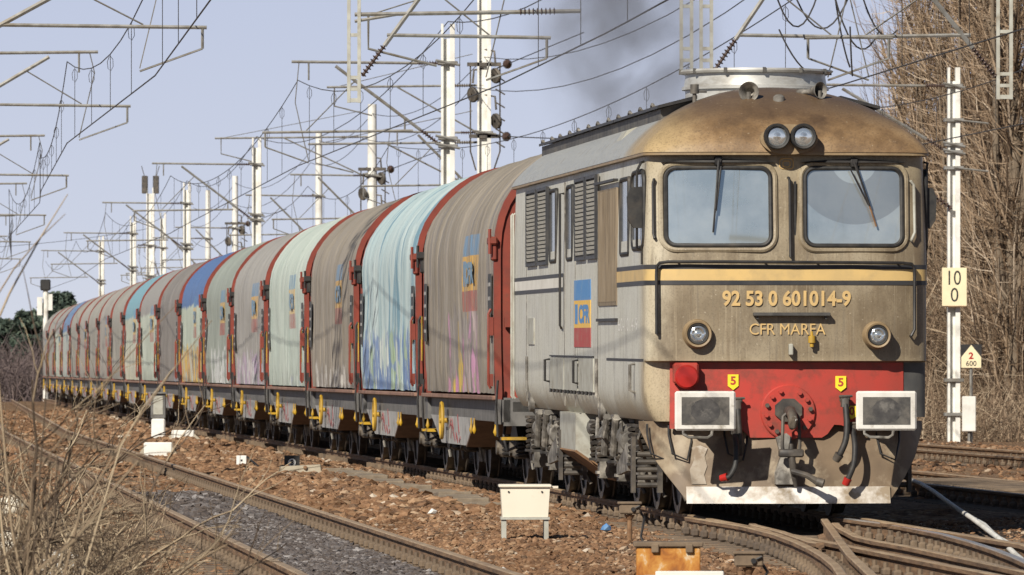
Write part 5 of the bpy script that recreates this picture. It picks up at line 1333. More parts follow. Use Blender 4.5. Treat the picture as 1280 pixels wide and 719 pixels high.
lettering('600', lambda a, c: (-6.5 * s_ + 13 * s_ * a, -.019, zc - 12.2 * s_ + 6.6 * s_ * c), blk, sg, bold=.01)
bx = tag(empty('relay_box', ((1211 - 640) * s_, dT - .05, -.3)), 'slim white box on a thin stand beside the foot of the white mast', 'relay box')
b = MB(); b.box((0, 0, .3 + CAMH + (HZ - 517.5) * s_), (17 * s_, .16, 44 * s_), ch=.015); b.build('box', M['mast_white'], bx, 0)
b = MB(); b.box((0, .02, .2), (.05, .05, .75)); b.build('stand', M['galv'], bx, 0)

# portal frame over all the tracks, with hanging posts
pd = 100.0
por = tag(empty('portal_frame', (2.4, pd, -.3)), 'portal frame across the tracks, its pale hanging posts reaching into the top edge', 'portal'); org = por.location.copy()
def pb(name, b, mt): o = b.build(name, mt, por, 30); o.location = -org; return o
for X in (-13.5, 15.5):
    b = MB(); mast_body(b, X, pd, 10.2, .4); pb('portal_leg', b, M['mast_white'])
b = MB()
for z in (9.3, 10.1):
    for y in (-.3, .3): b.tube([(-13.5, pd + y, z), (15.5, pd + y, z)], .045, 6)
x = -13.5
while x < 15.4:
    for y in (-.3, .3): b.tube([(x, pd + y, 9.3), (x + .7, pd + y, 10.1), (x + 1.4, pd + y, 9.3)], .025, 5)
    x += 1.4
pb('lattice_beam', b, M['mast_white'])
def drop(X, zb, w=.15):
    b = MB()
    for s in (-1, 1): b.box((X + s * w / 2, pd, (zb + 9.3) / 2), (.05, .08, 9.3 - zb))
    z = zb + .04
    for k in range(3): b.box((X, pd, zb + .03 + .17 * k), (w, .07, .05))
    while z < 9.2: b.box((X, pd, z), (w, .06, .05)); z += .95
    pb('hanging_post', b, M['body_flat'])
drop(-2.31, 5.33); drop(2.55, 5.75); drop(2.84, 5.75); drop(7.2, 5.38, .19)
cantilever('cantilever', por, -2.31, pd, XC(pd), 7.5, 5.72, org); cantilever('cantilever', por, 2.84, pd, XR(pd), 7.5, 5.80, org, 1.2); cantilever('cantilever', por, 7.2, pd, XR(pd) + .6, 7.4, 5.7, org, -1.0)
rs = random.Random(21)
for k, (xa, za, xb, zb, dip) in enumerate(((3.7, 7.3, 4.6, 7.5, 1.0), (4.0, 7.4, 5.1, 7.3, .9), (4.6, 7.5, 5.4, 6.4, .7), (3.9, 6.4, 4.7, 5.8, .3), (4.9, 6.4, 4.95, 5.7, .1), (4.7, 7.4, 5.0, 5.9, .2), (5.0, 7.6, 5.7, 6.45, .5))):
    b = MB(); yy = rs.uniform(-1.5, 1.5); b.tube([(xa + (xb - xa) * t / 12, pd + yy + .3 * t / 12, za + (zb - za) * t / 12 - dip * 4 * (t / 12) * (1 - t / 12)) for t in range(13)], .013, 5); pb('jumper_cable', b, M['wire'])

def wire_run(name, f, spans, label, zc=5.6, zm=7.35, sag=.95, r=.011, stag=.22):
    w = tag(empty(name, (f(spans[0]), spans[0], zc)), label, 'overhead wire', 'overhead contact lines'); org = w.location.copy()
    c = MB(); m = MB(); P = []; Q = []; nd = 0
    for i, (a, b_) in enumerate(zip(spans, spans[1:])):
        L = b_ - a; n = max(8, int(L / 3)); s0 = stag * (1 if i % 2 else -1)
        for k in range(n):
            t = k / n; d = a + L * t; X = f(d) + s0 * (1 - 2 * t); sg = sag * min(1, L / 45)
            P.append((X, d, zc)); Q.append((X, d, zm - 4 * sg * t * (1 - t)))
            if k and k % 2 == 0 and -5 < d < 260 and nd < 95:
                nd += 1
                b = MB(); zt = zm - 4 * sg * t * (1 - t); b.tube([(X, d, zc), (X, d, zt)], .0055, 4); 
                if d < 200: b.tube([(X + .05 * math.cos(q), d, zt - .15 + .12 * math.sin(q)) for q in (1.57, .6, -.4, -1.4, -2.4, -3.4, -4.4)], .005, 4)
                o = b.build('dropper', M['wire'], w, 40); o.location = -org
    c.tube(P, r, 5); m.tube(Q, r * .9, 5)
    o = c.build('contact_wire', M['wire'], w, 60); o.location = -org
    o = m.build('messenger_wire', M['wire'], w, 60); o.location = -org
wire_run('overhead_wire', XC, [-60, -10, 40, 100, 140, 209, 258, 315, 362], 'pair of overhead wires with droppers running above the train')
wire_run('overhead_wire', XR, [-60, -10, 40, 100, 181, 221, 247, 303, 345], 'pair of overhead wires above the track right of the train')
wire_run('overhead_wire', XF, [-60, 10, 50, 97, 126, 171, 215, 260, 300, 330], 'pair of overhead wires with droppers in the upper left corner, over the foreground track', zm=7.1)
wire_run('overhead_wire', XR2, [20, 100, 150, 210, 280, 340], 'pair of overhead wires crossing in front of the bare poplars')
def XL2(d): return XF(d) - 4.9
wire_run('overhead_wire', XL2, [60, 110, 150, 200, 250, 320], 'pair of overhead wires bunched at the left edge, beyond the foreground track', zm=7.0)
for k, d in enumerate((150, 200, 250)):
    mast(XL2(d) + 2.3 if k != 1 else XL2(d) - 2.6, d, 8.2, ['pale mast at the far left edge with two brackets, outside most of the picture', 'pale mast out at the left, its bracket over the outer track', 'pale thin mast far left, behind the foreground twigs'][k], .26, [(XL2(d), 7.2, 5.9)])
for k, (d, X0, X1, z, lab) in enumerate(((100, -2.3, 1.0, 6.62, 'steel tube reaching over the train from the hanging post'), (181, -4.9, -.75, 8.9, 'long steel tube high over the train, left of the tall mast'), (181.2, -5.4, -.75, 7.4, 'lower steel tube over the train, running to the tall mast'), (221, -9.6, -4.6, 8.9, 'thin tube over the middle of the train between two masts'))):
    b = MB(); b.tube([(X0, d, z), (X1, d, z + .05)], .034, 6); b.tube([(X0 + .2, d, z), (X0 + .2, d, z - .5), (X0 + 1.2, d, z - .75)], .02, 5); b.tube([(X0 + (X1 - X0) * .45, d, z), (X1, d, z - 1.3)] if k else [(X0, d, z - .1), (X0 + .6, d, z)], .026, 6); b.mi = 1; insulator(b, (X1 - .9, d, z + .04), (X1 - .35, d, z + .05)); b.mi = 0
    b.tube([(X0 + .3, d, z + .02), (X1 - .3, d + .5, z + .9)], .01, 4)
    tag(b.build('cross_tube', [M['galv'], M['insul']], None, 40), lab, 'overhead tube', 'cross tubes of the overhead line')
for nm, f, off, zz, sp, lab in (('row nearest the train', XC, 2.85, 8.55, [30, 100, 140, 209, 258, 315, 362], 'feeder wire slung between the tops of the masts nearest the train'), ('second', XR, 2.3, 9.7, [40, 110, 181, 221, 247, 303, 345], 'feeder wire slung high between the masts of the second row'), ('low', XR, 2.0, 8.9, [40, 110, 181, 221, 247, 303, 345], 'lower feeder wire between the masts of the second row')):
    b = MB(); P = []
    for a, c in zip(sp, sp[1:]):
        for k in range(12): t = k / 12; d = a + (c - a) * t; P.append((f(d) + off, d, zz - 4 * .9 * ((c - a) / 60) * t * (1 - t)))
    b.tube(P, .011, 5); tag(b.build('feeder_wire', M['wire'], None, 60), lab, 'wire', 'feeder wires')
# feeder wires
for k, (p, q, lab) in enumerate((((-30, 260, 6.3), (-16, 300, 7.6), 'thin wire crossing the pale sky above the evergreens'),)):
    b = MB(); n = 24; b.tube([(p[0] + (q[0] - p[0]) * t / n, p[1] + (q[1] - p[1]) * t / n, p[2] + (q[2] - p[2]) * t / n - 1.2 * 4 * (t / n) * (1 - t / n) * .5) for t in range(n + 1)], .010, 5)
    tag(b.build('feeder_wire', M['wire'], None, 60), lab, 'wire', 'feeder wires')
# ------------------------------------------------------------------ trees and scrub
def twig_mat(name, stops, rough=.85):
    m, nt, b = _nt(name); g = NG(nt); b.inputs['Roughness'].default_value = rough; b.inputs['Specular IOR Level'].default_value = .2
    nt.links.new(g.ramp(g.island(), stops), b.inputs['Base Color']); return m
M['twig_tan'] = twig_mat('tan poplar twigs', [(0, (.05, .034, .024)), (.35, (.16, .108, .068)), (.7, (.30, .215, .14)), (.9, (.43, .33, .235)), (1, (.52, .43, .33))])
M['bark'] = pmat('grey-brown poplar bark', (.22, .17, .12), (.13, .10, .07), 5, .95, bump=.6, stretch=(1.5, 1.5, .3), world=True)
M['scrub'] = twig_mat('dry scrub stems', [(0, (.07, .048, .032)), (.4, (.16, .112, .075)), (.75, (.27, .195, .13)), (1, (.46, .37, .26))])
M['thicket'] = twig_mat('purple-brown thicket', [(0, (.05, .038, .04)), (.5, (.11, .085, .085)), (1, (.2, .155, .14))])
M['shrub'] = twig_mat('bare shrub branches', [(0, (.03, .022, .017)), (.4, (.10, .072, .05)), (.65, (.25, .185, .12)), (1, (.46, .37, .25))])
M['straw'] = twig_mat('dead grass', [(0, (.26, .19, .11)), (.6, (.42, .33, .2)), (1, (.55, .45, .3))])
def bare_tree(X, d, h, r0, label, seed, nb=120, spread=1.0):
    rs = random.Random(seed); t = tag(empty('poplar_tree', (X, d, -.6)), label, 'tree', 'bare poplars on the right')
    b = MB(); n = 14; P = []
    for k in range(n + 1): P.append(Vector((.10 * mnoise.noise((k * .5, seed, 1)), .10 * mnoise.noise((k * .5, seed, 5)), h * k / n)))
    b.tube(P, [r0 * (1.15 if k == 0 else 1) * (1 - .85 * k / n) for k in range(n + 1)], 10); b.build('trunk', M['bark'], t, 60)
    b = MB()
    def at(z): k = min(n - 1, int(z / h * n)); f = z / h * n - k; return P[k].lerp(P[k + 1], f)
    def shoot(p, az, el, L, r, segs, n_, curve):
        pts = [p]; q = p; e = el; a = az
        for k in range(segs):
            a += rs.uniform(-.18, .18); e = e + (math.pi / 2 - e) * curve + rs.uniform(-.12, .10)
            q = q + Vector((math.cos(e) * math.cos(a), math.cos(e) * math.sin(a), math.sin(e))) * (L / segs); pts.append(q)
        b.tube(pts, [r * (1 - .8 * k / segs) for k in range(segs + 1)], n_, cap=False); return pts
    for _ in range(nb):
        z = .5 + (h - 1.5) * rs.random() ** 1.25; az = rs.uniform(0, 6.283); L = rs.uniform(1.4, 3.8) * (1 - .3 * z / h) * spread
        pts = shoot(at(z), az, rs.uniform(.65, 1.15), L, rs.uniform(.02, .055), 6, 4, .20)
        for _2 in range(13):
            i = rs.randint(1, 5); shoot(pts[i].lerp(pts[min(i + 1, 6)], rs.random()), az + rs.uniform(-1.6, 1.6), rs.uniform(-.4, 1.35), rs.uniform(.4, 1.5), rs.uniform(.008, .016), 3, 3, .12)
    for _ in range(nb * 3):
        z = .3 + (h - 2) * rs.random(); shoot(at(z) + Vector((rs.uniform(-.25, .25), rs.uniform(-.25, .25), 0)), rs.uniform(0, 6.283), rs.uniform(-.5, 1.4), rs.uniform(.5, 1.9), rs.uniform(.008, .018), 4, 3, .08)
    b.build('crown', M['twig_tan'], t, 0, recalc=False)
    for _ in range(7):
        b = MB(); z = rs.uniform(.4, 3.5); a = rs.uniform(0, 6.283); q = at(z); pts = [q]; rr = r0 * rs.uniform(.3, .55)
        for k in range(8): q = q + Vector((math.cos(a) * .22 * (.75 ** k) * spread + rs.uniform(-.07, .07), math.sin(a) * .22 * (.75 ** k) + rs.uniform(-.07, .07), (h - z) / 9)); pts.append(q)
        b.tube(pts, [rr * (1 - .1 * k) for k in range(9)], 7); b.build('limb', M['bark'], t, 60)
    return t
for i, (px, d, h, r, lab) in enumerate((
 (1268, 172, 15, .30, 'thick-trunked bare poplar at the right edge, nearest of the poplars'),
 (1238, 176, 14, .17, 'bare brown poplar rising behind the black and cream board'),
 (1208, 182, 14, .13, 'slender bare poplar directly behind the mast with the 10 0 plate'),
 (1176, 195, 13, .12, 'bare poplar seen between the locomotive and the white mast'),
 (1150, 214, 14, .14, 'bare poplar partly hidden by the locomotive roof, left of the white mast'),
 (1122, 232, 14, .12, 'leftmost bare poplar, wispy crown fading into the sky over the locomotive'),
 (1296, 190, 15, .22, 'bare poplar cut by the right edge of the picture'),
 (1225, 206, 15, .16, 'bare poplar in the second row, between the mast and the board'),
 (1255, 216, 15, .16, 'bare poplar in the second row, left of the thick trunk'))):
    bare_tree((px - 640) * d / F, d, h, r, lab, 31 + i, 165 if px > 1140 else 105, 1.0 if px > 1160 else 1.25)
def stems(name, n, fx, d0, d1, h0, h1, r0, mt, seed, lean=.25, z0=None, segs=3):
    rs = random.Random(seed); b = MB()
    for _ in range(n):
        d = rs.uniform(d0, d1); X = fx(d, rs); z = gz(X, d) - .05 if z0 is None else z0
        h = rs.uniform(h0, h1); a = rs.uniform(0, 6.283); l = rs.uniform(0, lean) * h; pts = [Vector((X, d, z))]
        for k in range(1, segs + 1):
            t = k / segs; pts.append(Vector((X + math.cos(a) * l * t * t + rs.uniform(-.03, .03) * h, d + math.sin(a) * l * t * t, z + h * t * (1 - .12 * lean * t))))
        b.tube(pts, [r0 * (1 - .7 * k / segs) for k in range(segs + 1)], 3, cap=False)
    return tag(b.build(name, M[mt], None, 0, recalc=False), kind='stuff')
def tangle(name, n, fx, d0, d1, H, r0, mt, seed, low=False):
    rs = random.Random(seed); b = MB()
    for _ in range(n):
        d = rs.uniform(d0, d1); X = fx(d, rs); p = Vector((X, d, gz(X, d) - .03 if low else -.6)); L = H * rs.uniform(.4, 1.0)
        a = rs.uniform(0, 6.283); e = rs.uniform(.7, 1.5); pts = [p]; q = p
        for k in range(5):
            e += rs.uniform(-.35, .22); a += rs.uniform(-.5, .5); q = q + Vector((math.cos(e) * math.cos(a), math.cos(e) * math.sin(a), math.sin(e))) * L / 5; pts.append(q)
        b.tube(pts, [r0 * (1 - .15 * k) for k in range(6)], 3, cap=False)
        for _2 in range(5):
            k = rs.randint(1, 5); a2 = a + rs.uniform(-1.8, 1.8); e2 = rs.uniform(-.3, 1.3); l = L * rs.uniform(.2, .5); w = Vector((math.cos(e2) * math.cos(a2), math.cos(e2) * math.sin(a2), math.sin(e2)))
            b.tube([pts[k], pts[k] + w * l * .5, pts[k] + w * l + Vector((0, 0, rs.uniform(-.1, .15) * l))], [r0 * .55, r0 * .4, r0 * .2], 3, cap=False)
    return tag(b.build(name, M[mt], None, 0, recalc=False), kind='stuff')
tangle('dry_undergrowth', 1300, lambda d, r: d * r.uniform(.053, .105), 158, 178, 2.2, .017, 'scrub', 5)
tangle('dry_undergrowth', 2400, lambda d, r: d * r.uniform(.045, .105), 176, 235, 6.5, .024, 'scrub', 6)
tangle('dry_undergrowth', 330, lambda d, r: -d * (.0545 + abs(r.gauss(0, .013))), 40, 62, .8, .0065, 'shrub', 17, True)
stems('dead_grass', 450, lambda d, r: XF(d) - 1.4 - abs(r.gauss(0, 1.9)), 46, 110, .05, .24, .004, 'straw', 8, .9)
stems('dead_grass', 700, lambda d, r: XF(d) - 1.6 - r.random() * 12, 100, 300, .15, .6, .012, 'straw', 9, .7)
# foreground bare shrubs, close to the camera
def shrub(X, d, label, seed, n=9, H=1.5, r=.014):
    rs = random.Random(seed); z0 = min(gz(X, max(d, 31)), -.3); b = MB()
    t = tag(empty('bare_shrub', (X, d, z0)), label, 'shrub', 'leafless shrubs at the lower left')
    def grow(p, dr, L, r, dep):
        segs = 5; pts = [p]; q = p; dd = dr.copy()
        for k in range(segs):
            dd = (dd + Vector((rs.uniform(-.22, .22), rs.uniform(-.2, .2), rs.uniform(-.16, .10)))).normalized(); q = q + dd * L / segs; pts.append(q)
        b.tube(pts, [r * (1 - .5 * k / segs) for k in range(segs + 1)], 5 if dep < 2 else 4, cap=False)
        if dep < 3:
            for _ in range(rs.randint(2, 4)):
                k = rs.randint(1, segs); nd = (dd + Vector((rs.uniform(-.8, .8), rs.uniform(-.6, .6), rs.uniform(-.35, .5)))).normalized(); grow(pts[k], nd, L * rs.uniform(.45, .8), r * .58, dep + 1)
    for _ in range(n):
        a = rs.uniform(0, 6.283); e = rs.uniform(.35, 1.2); grow(Vector((rs.uniform(-.15, .15), rs.uniform(-.15, .15), 0)), Vector((math.cos(a) * math.cos(e) + .25, math.sin(a) * math.cos(e), math.sin(e))).normalized(), H * rs.uniform(.55, 1.0), r * rs.uniform(.7, 1.2), 0)
    b.build('branches', M['shrub'], t, 60, recalc=False)
for i, (X, d, n, H, lab) in enumerate(((-2.45, 33, 15, 1.15, 'leafless shrub at the lower left, tallest and nearest, with one long twig against the sky'), (-2.4, 37, 14, .85, 'leafless shrub at the lower left beside the white-painted stones'), (-3.0, 40, 17, 1.3, 'tangled leafless shrub along the left edge'), (-2.85, 44, 15, .9, 'low leafless shrub close to the foreground rail'), (-3.6, 48, 16, 1.2, 'pale leafless shrub behind the tangled one at the left edge'), (-4.4, 58, 14, 1.1, 'small leafless shrub farther along the foreground track'))):
    shrub(X, d, lab, 60 + i, n, H)
b = MB(); rs = random.Random(4)
for x0, y0, x1, y1, r in ((-20, 440, 78, 240, .007), (60, 460, 20, 330, .004), (-10, 380, 75, 265, .005), (100, 640, 260, 400, .006), (40, 600, 215, 380, .005), (150, 560, 240, 430, .004)):
    d = 33; s_ = d / F; p = Vector(((x0 - 640) * s_, d, CAMH + (HZ - y0) * s_)); q = Vector(((x1 - 640) * s_, d + .4, CAMH + (HZ - y1) * s_)); base = Vector((-2.2 + rs.uniform(-.1, .1), d, -.3))
    b.tube([base, base.lerp(p, .5) + Vector((-.05, 0, -.05)), p, p.lerp(q, .35) + Vector((-.02, 0, .015)), p.lerp(q, .7) + Vector((-.01, 0, .02)), q], [r * 1.4, r * 1.2, r, r * .8, r * .6, r * .35], 5, cap=False)
o = tag(b.build('whip_shrub', M['shrub'], None, 60, recalc=False), 'thin whippy shrub whose long single twigs rise past the far wagons', 'shrub')
# evergreens and the thicket far behind
def leaf_mat():
    m, nt, b = _nt('dark evergreen needles'); g = NG(nt); b.inputs['Roughness'].default_value = .8
    nt.links.new(g.ramp(g.island(), [(0, (.025, .042, .034)), (.5, (.055, .082, .062)), (1, (.11, .14, .10))]), b.inputs['Base Color']); return m
M['needle'] = leaf_mat()
def evergreen(px, d, ytop, wpx, label, seed):
    s_ = d / F; X = (px - 640) * s_; zt = CAMH + (HZ - ytop) * s_; rs = random.Random(seed); W = wpx * s_ / 2
    t = tag(empty('evergreen_tree', (X, d, -.7)), label, 'tree', 'dark evergreens beyond the end of the train'); H = zt + .7
    b = MB(); b.tube([(0, 0, 0), (.1, 0, H * .5), (0, 0, H * .95)], [.22, .15, .04], 8)
    for k in range(14): z = H * (.2 + .7 * k / 14); a = k * 2.4; L = W * .8 * (1 - .6 * k / 14); b.tube([(0, 0, z), (math.cos(a) * L, math.sin(a) * L, z + L * .2)], [.05, .015], 5)
    b.build('trunk', M['bark'], t, 60)
    b = MB(); cl = []
    for k in range(85):
        z = H * (.06 + .86 * rs.random()); rr = W * (1.1 - .72 * (z / H) ** 2.2) * math.sqrt(rs.random()); a = rs.uniform(0, 6.283); cl.append((math.cos(a) * rr, math.sin(a) * rr, z, rs.uniform(.35, .75) * W * .6))
    for x, y, z, r in cl:
        for _ in range(90):
            v = Vector((rs.gauss(0, 1), rs.gauss(0, 1), rs.gauss(0, 1))).normalized() * r * rs.random() ** .4; p = Vector((x, y, z)) + Vector((v.x, v.y, v.z * .75))
            u1 = Vector((rs.uniform(-1, 1), rs.uniform(-1, 1), rs.uniform(-.6, .8))).normalized() * .26; u2 = u1.cross(Vector((rs.random(), rs.random(), rs.random() + .1))).normalized() * .12
            b.add([p - u1, p + u2, p + u1, p - u2], [(0, 1, 2, 3)])
    b.build('crown', M['needle'], t, 0, recalc=False)
evergreen(74, 392, 358, 52, 'rounded dark evergreen touching the signal mast at the far end of the train', 1)
evergreen(38, 385, 384, 56, 'dark evergreen in the middle of the far left group', 2)
evergreen(12, 398, 392, 56, 'dark evergreen at the left edge, farthest of its group', 3)
evergreen(-14, 388, 402, 60, 'dark evergreen cut by the left edge', 4)
tangle('far_thicket', 900, lambda d, r: (r.uniform(-30, 53) - 640) * d / F, 345, 372, 3.4, .035, 'thicket', 12)
# ------------------------------------------------------------------ lineside things
def at(px, py, d): return Vector(((px - 640) * d / F, d, CAMH + (HZ - py) * d / F))
# dwarf signal
d = 154; p = at(198, 540, d); g0 = gz(p.x, d)
t = tag(empty('dwarf_signal', (p.x, d, g0)), 'small grey dwarf signal on a whitewashed foot, between the tracks at the left', 'signal')
b = MB(); b.box((0, 0, .17), (.31, .22, .50), ch=.03); b.build('foot', M['white'], t, 0)
b = MB(); b.box((0, 0, .72), (.34, .14, .60), ch=.02); b.box((0, -.08, 1.0), (.36, .1, .03)); b.build('head', M['wagon_grey'], t, 0)
b = MB(); b.box((0, -.075, .72), (.22, .02, .42), ch=.008); b.build('back_plate', M['body_flat'], t, 0)
# whitewashed blocks
for px, py, d, w, h, lab in ((198, 558, 125, .52, .24, 'bright whitewashed concrete block with grey ends, beside the dwarf signal'), (229, 541, 152, .50, .16, 'smaller whitewashed block lying nearer the train than its neighbour')):
    p = at(px, py, d); t = tag(empty('white_block', (p.x, d, gz(p.x, d) - .03)), lab, 'concrete block', 'whitewashed blocks')
    b = MB(); b.box((0, 0, h / 2 + .03), (w, .3, h + .06), ch=.02); b.build('block', M['mast_white'], t, 0)
    b = MB()
    for s in (-1, 1): b.prism([(0, 0), (.16, 0), (0, h * .9)], -.14, .14, lambda p, q, t: (s * (w / 2 + p), t, q))
    b.build('end_piece', M['conc_grey'], t, 0)
# concrete slab
p = at(377, 582, 101); t = empty('concrete_slab', (p.x, 101, gz(p.x, 101))); tag(t, 'long weathered concrete slab lying in the ballast beside the train', 'slab')
b = MB(); b.prism([(-.33, -.05), (.30, -.05), (.28, .14), (-.32, .11)], -.2, .2, lambda p, q, t: (p, t, q)); b.build('block', M['conc_grey'], t, 0)
b = MB(); b.cyl((.06, -.19, .09), (.06, -.23, .10), .03, n=8); b.build('peg', M['rust'], t, 30)
# number stone and white marker
p = at(365, 573, 106); t = empty('number_marker', (p.x, 106, gz(p.x, 106))); tag(t, 'tiny black marker plate with a white 8, behind the concrete slab', 'marker')
b = MB(); b.box((0, 0, .09), (.24, .04, .24)); b.build('plate', M['black'], t, 0)
b = MB(); b.cyl((.0, -.021, .10), (.0, -.03, .10), .062, n=14); b.build('white_disc', M['white'], t, 0)
lettering('8', lambda a, c: (-.024 + .05 * a, -.034, .055 + .09 * c), M['black'], t, bold=.03)
p = at(302, 573, 108); t = empty('white_marker', (p.x, 108, gz(p.x, 108))); tag(t, 'little white marker box with a dark strut leaning off it', 'marker')
b = MB(); b.box((0, 0, .10), (.16, .10, .15), ch=.01); b.build('box', M['white'], t, 0)
b = MB(); b.box((0, -.052, .10), (.03, .01, .03)); b.build('spot', M['black'], t, 0)
b = MB(); b.tube([(.09, 0, .15), (.3, -.6, .0)], .018, 6); b.build('strut', M['black'], t, 30)
# row of concrete trough lids along the train track
t = tag(empty('cable_trough', (XC(88) - 2.0, 88, -.1)), 'row of weathered concrete trough lids let into the ballast along the train', 'cable trough'); rs = random.Random(9)
d = 75.4
while d < 102.5:
    b = MB(); b.box((0, 0, 0), (.40, .96, .09), ch=.012); o = b.build('lid', M['trough'], t, 0)
    o.location = (XC(d) - 2.0 - t.location.x + rs.uniform(-.02, .02), d - 88, gz(XC(d) - 2.0, d) + .1 - .005 + rs.uniform(-.02, .02)); o.rotation_euler = (rs.uniform(-.02, .02), rs.uniform(-.03, .03), .085 + rs.uniform(-.04, .04)); d += 1.0
# scraps of litter
for px, py, d, mt, lab in ((758, 652, 63.5, 'blue_flag', 'crumpled blue plastic scrap on the ballast beside the junction box'), (629, 692, 52.6, 'white', 'crumpled white paper scrap on the ballast, lower centre'), (540, 632, 70.5, 'white', 'tiny white scrap on the ballast between the two tracks')):
    p = at(px, py, d); rs = random.Random(px); v, f = ico(); b = MB(); b.add([(x * .055 * rs.uniform(.6, 1.3), y * .05 * rs.uniform(.6, 1.3), z * .035 * rs.uniform(.6, 1.3)) for x, y, z in v], [tuple(q) for q in f])
    o = b.build('litter_scrap', M[mt], None, 0); o.location = (p.x, d, gz(p.x, d) + .06); tag(o, lab, 'litter', 'scraps of litter')
# cream cabinet on legs
d = 61.7; p = at(656, 660, d); g0 = gz(p.x, d)
t = tag(empty('trackside_cabinet', (p.x, d, g0), .03), 'cream metal cabinet on short legs beside the locomotive', 'cabinet')
zt = CAMH + (HZ - 609) * d / F - g0; zb = CAMH + (HZ - 646) * d / F - g0
M['cabinet'] = pmat('cream cabinet enamel', (.72, .66, .54), (.68, .62, .50), 3, .45, dirt=(.55, .48, .37), dscale=4, dlo=.6, dhi=.8)
b = MB(); b.prism([(-.205, zb), (.205, zb), (.222, zt), (-.222, zt)], -.14, .14, lambda p, q, t: (p, t, q)); b.build('body', M['cabinet'], t, 0)
b = MB(); b.box((0, 0, zt + .012), (.475, .33, .028), ch=.008); b.box((.27, -.0, zt + .0), (.06, .06, .02)); b.build('lid', M['cabinet'], t, 0)
b = MB(); b.box((0, 0, zb - .012), (.44, .30, .022)); b.build('base_frame', M['body_flat'], t, 0)
for sx in (-1, 1):
    for sy in (-1, 1): b = MB(); b.box((sx * .19, sy * .11, (zb - .03) / 2 - .03), (.04, .04, zb + .04)); b.build('leg', M['body_flat'], t, 0)
b = MB()
for s in (-1, 1): b.cyl((s * .15, -.145, zt - .04), (s * .15, -.15, zt - .04), .009, n=8)
b.build('screws', M['black'], t, 0)
# point boxes on stalks
for px, py, yt, d, w, lab in ((787, 665, 628, 60.2, .185, 'rusty brown junction box on a stalk between the cabinet and the locomotive wheels'), (936, 722, 690, 47.8, .20, 'dark brown junction box on a stalk right of the rusty orange plate')):
    p = at(px, py, d); g0 = gz(p.x, d); t = tag(empty('junction_box', (p.x, d, g0)), lab, 'junction box', 'junction boxes on stalks'); zt = CAMH + (HZ - yt) * d / F - g0
    b = MB(); b.box((0, 0, zt - .055), (w, .16, .095), ch=.012); b.box((0, 0, zt - .005), (w + .03, .19, .022), ch=.006); b.build('box', M['sleeper'], t, 0)
    b = MB(); b.cyl((0, 0, -.1), (0, 0, zt - .1), .022, n=8); b.lathe([(.02, -.0), (.05, .05)], (0, 0, zt - .16), (0, 0, 1), 10); b.build('stalk', M['rust'], t, 40)
    b = MB(); b.tube([(.08, 0, zt - .06), (.13, 0, zt - .14), (.10, 0, .05), (.14, -.1, -.05)], .012, 6); b.build('cable', M['black'], t, 40)
    b = MB(); b.cyl((.03, -.09, zt - .06), (.03, -.10, zt - .06), .02, n=8); b.cyl((.05, -.09, zt - .05), (.09, -.095, zt - .03), .01, n=6); b.build('latch', M['black'], t, 30)
# rusty plate box
d = 46.2; p = at(835, 682, d); g0 = gz(p.x, d)
m, nt, bb = _nt('orange rust over white enamel'); g = NG(nt); q = g.co(); n = g.noise(g.mapv(q, (1, 1, .7)), 7, 8, .65, .6); bb.inputs['Roughness'].default_value = .8
nt.links.new(g.ramp(n, [(.34, (.58, .50, .36)), (.42, (.50, .24, .05)), (.55, (.36, .13, .02)), (.68, (.16, .06, .02))]), bb.inputs['Base Color']); M['orange_rust'] = m
t = tag(empty('rusty_box', (p.x, d, g0)), 'box with an orange rusted front standing at the bottom edge', 'cable box')
zt = p.z - g0
b = MB(); b.box((0, 0, zt / 2 - .08), (.43, .30, zt + .14), ch=.006); b.build('body', M['orange_rust'], t, 0)
b = MB(); b.box((0, 0, zt + .01), (.47, .34, .035), ch=.008); 
for x in (-.09, .14): b.box((x, -.165, zt - .015), (.05, .03, .06), ch=.006)
b.build('lid', M['sleeper'], t, 0)
d = 45.0; p = at(862, 714, d); t = tag(empty('white_board', (p.x, d, gz(p.x, d))), 'white board in front of the rusted box, only its top edge showing', 'board')
b = MB(); b.box((0, 0, (p.z - gz(p.x, d)) / 2), (.45, .04, p.z - gz(p.x, d)), ch=.006); b.build('panel', M['mast_white'], t, 0)
b = MB(); b.box((-.26, 0, (p.z - gz(p.x, d)) / 2 - .01), (.07, .05, p.z - gz(p.x, d) - .03)); b.build('edge', M['conc_grey'], t, 0)
# white tube in place of a sunlit rail head, its shine as colour
b = MB(); P = [(5.30, 95, -.02), (5.12, 89.3, .02), (5.03, 84.3, .03), (4.86, 79, .03), (4.67, 74, .03), (4.50, 69, .02), (4.36, 64.8, .02), (4.24, 61, .0), (4.17, 58.5, -.02), (4.05, 55, -.06), (3.97, 52.4, -.08)]
b.tube(P, .024, 8); b.tube([(x + .10 + .02 * math.sin(y), y, z - .06) for x, y, z in P[:-2]], .02, 6)
o = tag(b.build('shiny_rail_tube', M['mast_white'], None, 60), 'white tube standing in for a sunlit rail head curving over the ground right of the plough', 'cable')
